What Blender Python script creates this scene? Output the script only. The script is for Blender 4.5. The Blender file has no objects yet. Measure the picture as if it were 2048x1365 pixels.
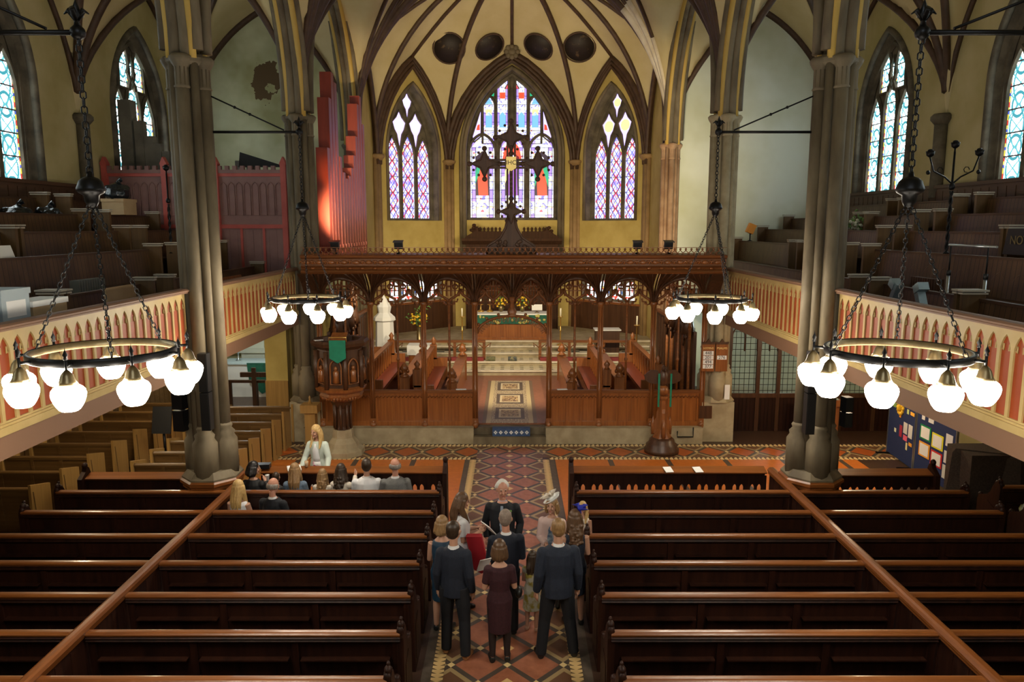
import bpy, math, random
from mathutils import Vector, Matrix
R = math.radians; PI = math.pi
random.seed(7)
sc = bpy.context.scene; col = sc.collection
# ---------------------------------------------------------------- camera, world, exposure
H = 5.5; FPX = 1500.0; PITCH = R(8.72)
cd = bpy.data.cameras.new('camera'); cam = bpy.data.objects.new('camera', cd); col.objects.link(cam)
cam.location = (0, 0, H); cam.rotation_euler = (PI / 2 - PITCH, 0, 0)
cd.sensor_width = 36; cd.lens = 36 * FPX / 2048; cd.clip_end = 200; cd.clip_start = .05
sc.camera = cam
w = bpy.data.worlds.new('world'); sc.world = w; w.use_nodes = True
w.node_tree.nodes['Background'].inputs[0].default_value = (.75, .85, 1, 1)
w.node_tree.nodes['Background'].inputs[1].default_value = 1.0
sc.view_settings.view_transform = 'Standard'; sc.view_settings.look = 'None'
sc.view_settings.gamma = 1; sc.view_settings.use_curve_mapping = False
sc.view_settings.exposure = 1.08
sc.cycles.max_bounces = 6; sc.cycles.diffuse_bounces = 4; sc.cycles.glossy_bounces = 2
sc.cycles.sample_clamp_indirect = 4.0
LAMP_E = 28.0      # globe emission
SIDE_E = 8.5       # daylight through the aisle windows
EAST_E = 1.1       # daylight through the east glass
FILL_E = 3.0      # glow of the unseen west window, added as fill light

FLOODS = []
def spot(name, loc, aim, e, c, size, blend=.6, soft=.08):
    l = bpy.data.lights.new(name, 'SPOT'); l.energy = e; l.color = c; l.spot_size = R(size); l.spot_blend = blend; l.shadow_soft_size = soft
    o = bpy.data.objects.new(name, l); col.objects.link(o); o.location = loc
    o.rotation_euler = (Vector(aim) - Vector(loc)).to_track_quat('-Z', 'Y').to_euler(); return o
WARM = (1, .8, .5)
# floodlights standing on the screen throw light up into the apse; lamps behind its cornice light the chancel floor
for x, tx in ((-4.33, -3.5), (-2.78, -1.5), (3.07, 2), (3.83, 3.5)):
    spot('floodlight_beam', (x, 18.75, 5.55), (tx, 31, 8.2), 420, WARM, 80)
for x in (-3.6, 0, 3.6): spot('chancel_lamp', (x, 20.2, 4.6), (x * .6, 25.5, .6), 300, (1, .82, .55), 110)

def at(px, py, Y):
    """photograph pixel -> world point at distance Y down the nave"""
    a = math.atan((py - 682.5) / FPX) + PITCH
    z = H - Y * math.tan(a)
    zc = Y * math.cos(PITCH) + (H - z) * math.sin(PITCH)
    return Vector(((px - 1024) / FPX * zc, Y, z))

# ---------------------------------------------------------------- node expression helper
class E:
    def __init__(s, nt, o): s.nt, s.o = nt, o
    def m(s, op, b=None, c=None):
        n = s.nt.nodes.new('ShaderNodeMath'); n.operation = op
        for i, x in enumerate((s, b, c)):
            if x is None: continue
            if isinstance(x, E): s.nt.links.new(x.o, n.inputs[i])
            else: n.inputs[i].default_value = x
        return E(s.nt, n.outputs[0])
    def __add__(s, b): return s.m('ADD', b)
    def __sub__(s, b): return s.m('SUBTRACT', b)
    def __mul__(s, b): return s.m('MULTIPLY', b)
    def __truediv__(s, b): return s.m('DIVIDE', b)
    def __rsub__(s, b): return (s * -1) + b
    def fr(s): return s.m('FRACT')
    def fl(s): return s.m('FLOOR')
    def ab(s): return s.m('ABSOLUTE')
    def lt(s, b): return s.m('LESS_THAN', b)
    def gt(s, b): return s.m('GREATER_THAN', b)
    def mn(s, b): return s.m('MINIMUM', b)
    def mx(s, b): return s.m('MAXIMUM', b)
    def sin(s): return s.m('SINE')
    def tri(s):            # distance to nearest integer, 0..0.5
        return (s.m('ADD', .5).fr() - .5).ab()

def mixc(nt, f, a, b):
    n = nt.nodes.new('ShaderNodeMix'); n.data_type = 'RGBA'
    if isinstance(f, E): nt.links.new(f.o, n.inputs[0])
    else: n.inputs[0].default_value = f
    for i, x in ((6, a), (7, b)):
        if isinstance(x, (tuple, list)): n.inputs[i].default_value = (*x[:3], 1)
        else: nt.links.new(x, n.inputs[i])
    return n.outputs[2]

def newmat(name):
    m = bpy.data.materials.new(name); m.use_nodes = True
    nt = m.node_tree
    return m, nt, nt.nodes['Principled BSDF']

def coords(nt, kind='Object'):
    t = nt.nodes.new('ShaderNodeTexCoord'); return t.outputs[kind]

def sep(nt, s):
    n = nt.nodes.new('ShaderNodeSeparateXYZ'); nt.links.new(s, n.inputs[0])
    return [E(nt, o) for o in n.outputs]

def noise(nt, vec, scale, detail=3, stretch=None, rough=.55):
    if stretch:
        mp = nt.nodes.new('ShaderNodeMapping'); mp.inputs['Scale'].default_value = stretch
        nt.links.new(vec, mp.inputs[0]); vec = mp.outputs[0]
    n = nt.nodes.new('ShaderNodeTexNoise'); n.inputs['Scale'].default_value = scale
    n.inputs['Detail'].default_value = detail; n.inputs['Roughness'].default_value = rough
    nt.links.new(vec, n.inputs['Vector'])
    return E(nt, n.outputs[0])

def ramp(nt, f, stops, const=False):
    r = nt.nodes.new('ShaderNodeValToRGB'); cr = r.color_ramp
    if const: cr.interpolation = 'CONSTANT'
    while len(cr.elements) < len(stops): cr.elements.new(.5)
    for e, (p, c) in zip(cr.elements, stops): e.position = p; e.color = (*c[:3], 1)
    nt.links.new(f.o, r.inputs[0]); return r.outputs[0]

def bump(nt, bs, f, strength=.3, dist=.02):
    b = nt.nodes.new('ShaderNodeBump'); b.inputs['Strength'].default_value = strength
    b.inputs['Distance'].default_value = dist
    nt.links.new(f.o, b.inputs['Height']); nt.links.new(b.outputs[0], bs.inputs['Normal'])

def plain(name, c, rough=.6, metal=0, c2=None, scale=6, stretch=None, bmp=0, lo=.35, hi=.65, spec=.5, coat=0):
    m, nt, bs = newmat(name)
    bs.inputs['Base Color'].default_value = (*c, 1); bs.inputs['Roughness'].default_value = rough
    bs.inputs['Metallic'].default_value = metal; bs.inputs['Specular IOR Level'].default_value = spec
    if coat: bs.inputs['Coat Weight'].default_value = coat; bs.inputs['Coat Roughness'].default_value = .15
    if c2 or bmp:
        f = noise(nt, coords(nt), scale, 4, stretch)
        if c2: nt.links.new(ramp(nt, f, [(lo, c), (hi, c2)]), bs.inputs['Base Color'])
        if bmp: bump(nt, bs, f, bmp)
    return m

def wood(name, c, c2, rough=.35, scale=5, axis='x', coat=0, spec=.5):
    st = {'x': (.12, 3, 3), 'y': (3, .12, 3), 'z': (3, 3, .12)}[axis]
    return plain(name, c, rough, 0, c2, scale, st, .08, .3, .7, spec, coat)

# ---------------------------------------------------------------- mesh builder
class MB:
    def __init__(s): s.v = []; s.f = []; s.sm = []; s.mi = []; s.uv = {}
    def add(s, vs, fs, smooth=False, m=0):
        k = len(s.v); s.v += [tuple(p) for p in vs]
        for f in fs: s.f.append([i + k for i in f]); s.sm.append(smooth); s.mi.append(m)
        return s
    def box(s, x0, x1, y0, y1, z0, z1, m=0):
        return s.add([(x, y, z) for x in (x0, x1) for y in (y0, y1) for z in (z0, z1)],
                     [(0, 1, 3, 2), (4, 6, 7, 5), (0, 4, 5, 1), (2, 3, 7, 6), (0, 2, 6, 4), (1, 5, 7, 3)], m=m)
    def obox(s, c, size, rz=0, rx=0, ry=0, m=0):
        M = Matrix.Translation(c) @ Matrix.Rotation(rz, 4, 'Z') @ Matrix.Rotation(rx, 4, 'X') @ Matrix.Rotation(ry, 4, 'Y')
        a, b, d = [q / 2 for q in size]
        return s.add([M @ Vector((x, y, z)) for x in (-a, a) for y in (-b, b) for z in (-d, d)],
                     [(0, 1, 3, 2), (4, 6, 7, 5), (0, 4, 5, 1), (2, 3, 7, 6), (0, 2, 6, 4), (1, 5, 7, 3)], m=m)
    def prism(s, poly, fn, d0, d1, smooth=False, m=0):
        n = len(poly)
        vs = [fn(a, b, d0) for a, b in poly] + [fn(a, b, d1) for a, b in poly]
        fs = [(i, (i + 1) % n, n + (i + 1) % n, n + i) for i in range(n)]
        s.add(vs, fs, smooth, m)
        return s.add(vs, [tuple(range(n))[::-1], tuple(range(n, 2 * n))], False, m)
    def tube(s, path, r, n=8, closed=False, smooth=True, m=0, squash=None):
        P = [Vector(p) for p in path]; N = len(P)
        rs = r if isinstance(r, (list, tuple)) else [r] * N
        T = []
        for i in range(N):
            if closed: t = P[(i + 1) % N] - P[i - 1]
            else: t = P[min(i + 1, N - 1)] - P[max(i - 1, 0)]
            T.append(t.normalized() if t.length > 1e-9 else Vector((0, 0, 1)))
        u = T[0].orthogonal().normalized()
        if abs(T[0].z) < .99: u = Vector((0, 0, 1)).cross(T[0]).normalized()
        vs = []
        for i in range(N):
            u = (u - T[i] * u.dot(T[i]))
            u = u.normalized() if u.length > 1e-6 else T[i].orthogonal().normalized()
            b = T[i].cross(u)
            for k in range(n):
                a = 2 * PI * (k + .5) / n
                vs.append(P[i] + u * (math.cos(a) * rs[i]) + b * (math.sin(a) * rs[i] * (squash or 1)))
        fs = []
        for i in range(N if closed else N - 1):
            j = (i + 1) % N
            for k in range(n):
                l = (k + 1) % n
                fs.append((i * n + k, i * n + l, j * n + l, j * n + k))
        s.add(vs, fs, smooth, m)
        if not closed:
            k0 = len(s.v) - len(vs)
            s.f.append([k0 + k for k in range(n)][::-1]); s.sm.append(False); s.mi.append(m)
            s.f.append([k0 + (N - 1) * n + k for k in range(n)]); s.sm.append(False); s.mi.append(m)
        return s
    def lathe(s, prof, c=(0, 0, 0), n=16, smooth=True, m=0, ph=0, sx=1, sy=1, cap=True):
        vs = []; c = Vector(c)
        for r, z in prof:
            for k in range(n):
                a = 2 * PI * k / n + ph
                vs.append(c + Vector((r * sx * math.cos(a), r * sy * math.sin(a), z)))
        fs = []; N = len(prof)
        for i in range(N - 1):
            for k in range(n):
                l = (k + 1) % n
                fs.append((i * n + k, i * n + l, i * n + n + l, i * n + n + k))
        s.add(vs, fs, smooth, m)
        k0 = len(s.v) - len(vs)
        if cap and prof[0][0] > 1e-4: s.f.append([k0 + k for k in range(n)][::-1]); s.sm.append(False); s.mi.append(m)
        if cap and prof[-1][0] > 1e-4: s.f.append([k0 + (N - 1) * n + k for k in range(n)]); s.sm.append(False); s.mi.append(m)
        return s
    def ball(s, c, rx, ry=None, rz=None, n=12, M=None, m=0):
        ry = rx if ry is None else ry; rz = rx if rz is None else rz
        k = max(4, n // 2 + 1); vs = []; fs = []; c = Vector(c)
        for i in range(k + 1):
            t = -PI / 2 + PI * i / k
            for j in range(n):
                a = 2 * PI * j / n
                p = Vector((rx * math.cos(t) * math.cos(a), ry * math.cos(t) * math.sin(a), rz * math.sin(t)))
                vs.append(c + (M @ p if M else p))
        for i in range(k):
            for j in range(n):
                l = (j + 1) % n
                fs.append((i * n + j, i * n + l, i * n + n + l, i * n + n + j))
        return s.add(vs, fs, True, m)
    def loft(s, rings, smooth=True, m=0, n=16):
        """rings: (centre, rx, ry) ellipses in the horizontal plane, bottom to top"""
        vs = []
        for c, rx, ry in rings:
            for k in range(n):
                a = 2 * PI * k / n
                vs.append((c[0] + rx * math.cos(a), c[1] + ry * math.sin(a), c[2]))
        fs = []
        for i in range(len(rings) - 1):
            for k in range(n):
                l = (k + 1) % n
                fs.append((i * n + k, i * n + l, i * n + n + l, i * n + n + k))
        fs.append(tuple(range(n))[::-1]); fs.append(tuple((len(rings) - 1) * n + k for k in range(n)))
        return s.add(vs, fs, smooth, m)
    def sheet(s, poly, fn, d=0, uvf=None, m=0):
        """flat polygon; poly in (a,b); uvf maps (a,b)->uv"""
        vs = [fn(a, b, d) for a, b in poly]
        k = len(s.v); s.add(vs, [tuple(range(len(poly)))], m=m)
        if uvf:
            for i, (a, b) in enumerate(poly): s.uv[k + i] = uvf(a, b)
        return s
    def xf(s, M):
        s.v = [tuple(M @ Vector(p)) for p in s.v]; return s
    def build(s, name, mat=None, parent=None):
        me = bpy.data.meshes.new(name)
        me.from_pydata(s.v, [], s.f)
        me.polygons.foreach_set('use_smooth', s.sm)
        ms = mat if isinstance(mat, (list, tuple)) else [mat]
        for x in ms:
            if x: me.materials.append(x)
        if len(ms) > 1: me.polygons.foreach_set('material_index', s.mi)
        if s.uv:
            ul = me.uv_layers.new(name='UVMap')
            for lp in me.loops: ul.data[lp.index].uv = s.uv.get(lp.vertex_index, (0, 0))
        me.update()
        o = bpy.data.objects.new(name, me); col.objects.link(o)
        if parent:
            o.parent = parent
            q = parent
            while q.parent: q = q.parent
            if q is parent or True:
                o.matrix_parent_inverse = Matrix.Translation(-Vector(parent.location)) if parent.parent is None else Matrix()
        return o

def tag(o, label=None, cat=None, group=None, kind=None):
    if label: o['label'] = label
    if cat: o['category'] = cat
    if group: o['group'] = group
    if kind: o['kind'] = kind
    return o
def thing(name, label, cat, loc=(0, 0, 0), group=None):
    o = bpy.data.objects.new(name, None); col.objects.link(o); o.location = loc
    o.empty_display_size = .1
    return tag(o, label, cat, group)
def struct(name, mb, mat, parent=None, label=None):
    o = mb.build(name, mat, parent)
    if not parent: o['kind'] = 'structure'
    return o
def fuse(mb, name, mat, parent, vox, it=4):
    o = mb.build(name, mat, parent)
    m = o.modifiers.new('fuse', 'REMESH'); m.mode = 'VOXEL'; m.voxel_size = vox; m.use_smooth_shade = True
    s = o.modifiers.new('relax', 'SMOOTH'); s.factor = .5; s.iterations = it
    return o
def copy_tree(o, parent=None, loc=None, label=None, group=None, rz=None):
    c = o.copy(); col.objects.link(c)
    if parent: c.parent = parent
    for ch in o.children: copy_tree(ch, c)
    if loc is not None: c.location = loc
    if rz is not None: c.rotation_euler.z = rz
    if label: c['label'] = label
    if group: c['group'] = group
    return c
ORD = ['first', 'second', 'third', 'fourth', 'fifth', 'sixth', 'seventh', 'eighth', 'ninth', 'tenth', 'eleventh']

def arch_y(t, a, h):
    cx = (a * a - h * h) / (2 * a); r = a - cx
    return math.sqrt(max(0, r * r - (min(abs(t), a) - cx) ** 2))
def arch_pts(a, h, n=10):
    """pointed arch from (-a,0) over (0,h) to (a,0), spaced along the arc"""
    cx = (a * a - h * h) / (2 * a); r = a - cx; t1 = math.atan2(h, -cx) if cx <= 0 else math.atan2(h, -cx)
    right = [(cx + r * math.cos(t1 * i / n), r * math.sin(t1 * i / n)) for i in range(n + 1)]
    return [(-x, y) for x, y in right[:-1]] + [(x, y) for x, y in right[::-1]]
def lancet(c, a, z0, zs, h, n=8):
    """closed outline of a lancet: centre c, half width a, sill z0, springing zs, rise h"""
    return [(c - a, z0)] + [(c + x, zs + y) for x, y in arch_pts(a, h, n)] + [(c + a, z0)]
def wall_arch(mb, fn, u0, u1, z0, z1, c, a, sill, spring, rise, depth, n=10, splay=0, m=0, mr=0):
    """wall panel u0..u1 x z0..z1 with a pointed opening; fn(u,z,d) maps to world; reveal goes to depth"""
    A = [(c + x, spring + y) for x, y in arch_pts(a, rise, n)]
    def q(p): mb.add([fn(x, z, 0) for x, z in p], [tuple(range(len(p)))], m=m)
    if sill > z0: q([(u0, z0), (u1, z0), (u1, sill), (u0, sill)])
    q([(u0, sill), (c - a, sill), (c - a, spring), (u0, spring)])
    q([(c + a, sill), (u1, sill), (u1, spring), (c + a, spring)])
    q([(u0, spring), A[0], (A[0][0], z1), (u0, z1)]); q([A[-1], (u1, spring), (u1, z1), (A[-1][0], z1)])
    for (xa, za), (xb, zb) in zip(A, A[1:]):
        q([(xa, za), (xb, zb), (xb, z1), (xa, z1)])
    loop = [(c - a, sill)] + A + [(c + a, sill)]
    k = (a - splay) / a
    for (xa, za), (xb, zb) in zip(loop, loop[1:] + loop[:1]):
        def inn(x, z): return (c + (x - c) * k, spring + (z - spring) * k if z > spring else z)
        xa2, za2 = inn(xa, za); xb2, zb2 = inn(xb, zb)
        mb.add([fn(xa, za, 0), fn(xb, zb, 0), fn(xb2, zb2, depth), fn(xa2, za2, depth)], [(0, 1, 2, 3)], m=mr)
# ---------------------------------------------------------------- materials
def glass_mat(name, kind, strength):
    m, nt, bs = newmat(name)
    t = nt.nodes.new('ShaderNodeUVMap'); t.uv_map = 'UVMap'
    u, v, _ = sep(nt, t.outputs[0]); au = u.ab()
    cb = nt.nodes.new('ShaderNodeCombineXYZ')
    nt.links.new((u * .45).o, cb.inputs[0]); nt.links.new(v.o, cb.inputs[1])
    vo = nt.nodes.new('ShaderNodeTexVoronoi'); vo.inputs['Scale'].default_value = {'side': 7, 'east': 11, 'centre': 15, 'low': 6}[kind]
    nt.links.new(cb.outputs[0], vo.inputs['Vector'])
    cell = E(nt, vo.outputs['Color'])
    W = (1, 1, 1)
    if kind == 'side':
        c = ramp(nt, cell, [(0, (.12, .2, .21)), (.25, W), (.5, (.07, .14, .14)), (.68, (.3, .36, .36)), (.84, (.01, .045, .045))], True)
        s1 = (au - ((v * (PI / .9)).sin().ab() * .5 + .1)).ab().lt(.075)
        c = mixc(nt, s1, c, (.006, .03, .035))
        p = (v / .9).tri(); r = ((u * .5) * (u * .5) + p * p).m('SQRT')
        c = mixc(nt, (r - .28).ab().lt(.04), c, (.004, .025, .03))
        c = mixc(nt, (au - (v / .45).tri() * 1.4).ab().lt(.07), c, (.01, .04, .045))
        bc = ramp(nt, (v * 2.6).fr(), [(0, (.07, .005, .003)), (.3, (.12, .085, .008)), (.62, (.008, .012, .06)), (.8, (.12, .09, .015))], True)
        c = mixc(nt, au.gt(.76), c, bc); c = mixc(nt, (au - .77).ab().lt(.025), c, (.002, .002, .002))
        c = mixc(nt, (v / .5).fr().lt(.07), c, (.002, .002, .002))
    elif kind == 'east':
        c = ramp(nt, cell, [(0, (.8, .75, 1)), (.2, (.28, .2, .8)), (.42, W), (.6, (.95, .75, .2)), (.7, W), (.85, (.6, .55, 1))], True)
        q = (v / .62).tri()
        c = mixc(nt, (au - q * 1.5).ab().lt(.09), c, (.55, .03, .05))
        c = mixc(nt, (au - (v / .62 + .5).tri() * 1.5).ab().lt(.07), c, (.06, .08, .45))
        c = mixc(nt, (au - ((v * (PI / .62)).sin().ab() * .45 + .12)).ab().lt(.06), c, (.04, .04, .1))
        c = mixc(nt, au.gt(.8), c, ramp(nt, (v * 5).fr(), [(0, (.55, .55, 1)), (.5, (.85, .9, 1))], True))
        c = mixc(nt, (au - .8).ab().lt(.03), c, (.02, .02, .02))
        c = mixc(nt, (v / .62).fr().lt(.035), c, (.02, .02, .02))
    elif kind == 'centre':
        c = ramp(nt, cell, [(0, (.75, .76, .95)), (.34, (.42, .42, .9)), (.46, W), (.58, (.95, .72, .3)), (.68, (.16, .15, .62)), (.78, (.8, .8, .75)), (.92, (.45, .06, .08))], True)
        pil = au.gt(.52) * au.lt(.78) * ((v / 1.05).fr().gt(.22)) * ((v / 1.05).fr().lt(.72))
        c = mixc(nt, pil, c, (.28, .18, .72))
        c = mixc(nt, au.gt(.86), c, (.95, .95, 1))
        for k in (.5, .8): c = mixc(nt, (au - k).ab().lt(.025), c, (.02, .02, .03))
        c = mixc(nt, (v / .35).fr().lt(.06), c, (.02, .02, .03))
    else:
        c = ramp(nt, cell, [(0, W), (.35, (.9, .93, 1)), (.55, (.75, .05, .03)), (.66, W), (.78, (.1, .3, .8)), (.9, (.95, .7, .1))], True)
        c = mixc(nt, (u * 2).tri().lt(.05), c, (.02, .02, .02)); c = mixc(nt, (v / .3).fr().lt(.08), c, (.02, .02, .02))
    bs.inputs['Base Color'].default_value = (.02, .02, .02, 1); bs.inputs['Roughness'].default_value = .25
    nt.links.new(c, bs.inputs['Emission Color']); bs.inputs['Emission Strength'].default_value = strength
    return m
def glow(name, c, e, base=None):
    m, nt, bs = newmat(name); bs.inputs['Base Color'].default_value = (*(base or c), 1)
    bs.inputs['Emission Color'].default_value = (*c, 1); bs.inputs['Emission Strength'].default_value = e
    bs.inputs['Roughness'].default_value = .3
    return m
G_side = glass_mat('grisaille_glass', 'side', SIDE_E); G_east = glass_mat('patterned_glass', 'east', EAST_E)
G_centre = glass_mat('canopy_glass', 'centre', EAST_E); G_low = glass_mat('low_glass', 'low', EAST_E)
def tint(name, c): return glow(name, c, EAST_E, (.02, .02, .02))
T_red = tint('ruby_glass', (.62, .05, .02)); T_green = tint('green_glass', (.01, .25, .12)); T_blue = tint('blue_glass', (.12, .3, .75))
T_purple = tint('purple_glass', (.2, .06, .3)); T_yellow = tint('yellow_glass', (.95, .72, .2)); T_white = tint('pale_glass', (.9, .88, 1)); T_lilac = tint('lilac_glass', (.5, .4, .95)); T_dark = tint('dark_glass', (.02, .01, .02))
G_fill = glow('fill_glass', (.8, .9, 1), FILL_E, (.02, .02, .02))
G_lamp = glow('opal_glass', (1, .9, .74), LAMP_E)

Plaster = plain('cream_plaster', (.42, .31, .085), .9, c2=(.52, .4, .13), scale=1.2, bmp=.05)
Green, nt, bs = newmat('stained_plaster')
_x, _y, _z = sep(nt, coords(nt)); _n = noise(nt, coords(nt), 1.6, 5); _w = noise(nt, coords(nt), .4, 4)
_d = (((_x + 8.05) * (_x + 8.05)) / .7 + ((_z - 10.3) * (_z - 10.3)) / 1.1)
nt.links.new(mixc(nt, (_n - _d * .3).gt(.4), ramp(nt, _w, [(.4, (.3, .29, .14)), (.62, (.56, .57, .38))]), (.1, .062, .025)), bs.inputs['Base Color']); bs.inputs['Roughness'].default_value = .9
Aisle = plain('aisle_plaster', (.4, .34, .14), .9, c2=(.52, .45, .24), scale=.7, bmp=.05)
White = plain('pale_plaster', (.66, .7, .6), .9, c2=(.5, .52, .36), scale=.4, lo=.42, hi=.7)
Vault = plain('vault_plaster', (.54, .44, .22), .9, c2=(.62, .52, .29), scale=.8)
Stone = plain('stone', (.085, .062, .034), .7, c2=(.19, .15, .09), scale=2.2, bmp=.15, stretch=(1, 1, .35))
StonePale = plain('pale_stone', (.3, .24, .14), .8, c2=(.42, .35, .22), scale=3, bmp=.1)
StoneDark = plain('window_stone', (.07, .058, .04), .8, c2=(.15, .125, .085), scale=3, bmp=.1)
StoneWhite = plain('limewashed_stone', (.6, .52, .38), .8, c2=(.7, .64, .52), scale=3)
Rib = plain('rib_brown', (.045, .022, .01), .6, c2=(.075, .038, .019), scale=4)
RibGold = plain('rib_ochre', (.5, .33, .07), .6)
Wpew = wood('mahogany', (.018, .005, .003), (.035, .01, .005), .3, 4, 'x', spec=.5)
Wpewtop = wood('polished_mahogany_lit', (.15, .045, .009), (.27, .088, .018), .36, 4, 'x', coat=.15)  # edge highlights painted in: far lighter than the rest of the pew
WpewY = wood('polished_mahogany_lit_rail', (.13, .038, .008), (.23, .072, .015), .36, 4, 'y', coat=.15)  # same painted highlight tone for the partition rails
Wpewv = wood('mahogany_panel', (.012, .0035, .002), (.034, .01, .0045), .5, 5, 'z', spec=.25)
Wscr = wood('carved_oak', (.17, .055, .014), (.3, .105, .028), .35, 6, 'z', coat=.2)
Wscrx = wood('carved_oak_rail', (.13, .043, .011), (.25, .087, .023), .48, 6, 'x', spec=.35)
Wpanel = wood('oak_panelling', (.2, .06, .013), (.34, .115, .026), .3, 7, 'z', coat=.3)
Wdark = wood('dark_oak', (.045, .018, .008), (.09, .038, .016), .4, 6, 'z')
Wrere = wood('reredos_oak', (.03, .013, .006), (.06, .026, .012), .75, 6, 'z', spec=.2)
Wrood = wood('rood_oak', (.06, .027, .013), (.11, .052, .026), .5, 6, 'z')
Gilt = plain('gilt_paint', (.85, .62, .25), .5)
Woak = wood('light_oak', (.1, .05, .014), (.17, .09, .028), .4, 5, 'x')
WoakZ = wood('light_oak_end', (.3, .165, .045), (.42, .24, .07), .4, 5, 'z')
Wgal = wood('gallery_pine', (.045, .02, .008), (.09, .042, .018), .5, 4, 'y')
WgalB, nt, bs = newmat('boarded_pine')
_x, _y, _z = sep(nt, coords(nt)); n = noise(nt, coords(nt), 4, 4, (3, 1.2, .12))
nt.links.new(mixc(nt, (_y / .115).fr().lt(.1), ramp(nt, n, [(.3, (.06, .028, .009)), (.7, (.125, .065, .025))]), (.008, .004, .002)), bs.inputs['Base Color']); bs.inputs['Roughness'].default_value = .45
WgalEnd = wood('gallery_end', (.085, .045, .014), (.13, .072, .024), .5, 5, 'z')
Wcap = plain('worn_paint', (.42, .38, .3), .5)
Cream = plain('cream_paint', (.42, .3, .11), .5, c2=(.48, .35, .145), scale=3)
Orange = plain('terracotta_paint', (.27, .043, .007), .55, c2=(.33, .056, .01), scale=2)
Fascia = plain('brown_paint', (.2, .105, .06), .6)
OrganRed = plain('oxblood_paint', (.42, .075, .06), .5, c2=(.5, .1, .08), scale=3)
OrganBrown = plain('maroon_paint', (.22, .115, .105), .55, c2=(.27, .145, .13), scale=3)
PipeRed = plain('red_pipe', (.2, .03, .016), .4, c2=(.26, .042, .022), scale=3, stretch=(2, 2, .3))
PipeGrey = plain('grey_pipe', (.12, .115, .1), .6, c2=(.2, .19, .16), scale=2)
Iron = plain('black_iron', (.012, .012, .013), .4, .7)
Brass = plain('aged_brass', (.3, .23, .12), .35, .9, c2=(.2, .15, .08), scale=8)
Gold = plain('gold', (.75, .5, .15), .3, .9)
Black = plain('black_cloth', (.006, .006, .007), .7)
BlackPl = plain('black_plastic', (.008, .008, .009), .45)
Silver = plain('metal', (.5, .55, .58), .3, .9)
WhiteCloth = plain('white_linen', (.75, .76, .74), .8, bmp=.1, scale=12)
Paper = plain('paper', (.8, .8, .78), .8)
GreenCloth = plain('green_cloth', (.0, .2, .11), .7, c2=(.0, .16, .085), scale=9)
DkGreen = plain('green_velvet', (.005, .07, .045), .75, c2=(.01, .12, .07), scale=6)
Red = plain('red_cushion', (.23, .03, .03), .8)
SeatRed = wood('red_seat', (.12, .02, .006), (.19, .036, .009), .4, 4, 'y')
Card = plain('cardboard', (.35, .24, .12), .8, c2=(.4, .28, .15), scale=4)
BoxGrey = plain('archive_box', (.35, .42, .45), .7)
BagBlack = plain('bin_bag', (.008, .011, .014), .18, bmp=.6, scale=9)
NavyFelt = plain('navy_felt', (.01, .022, .09), .9)
Leaf = plain('leaf', (.06, .14, .03), .6, c2=(.12, .25, .05), scale=6)
Yellow = plain('yellow_petals', (.8, .5, .03), .6); Wax = plain('wax', (.8, .75, .58), .5)
Radiator = plain('radiator_grey', (.14, .15, .13), .5)

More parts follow.
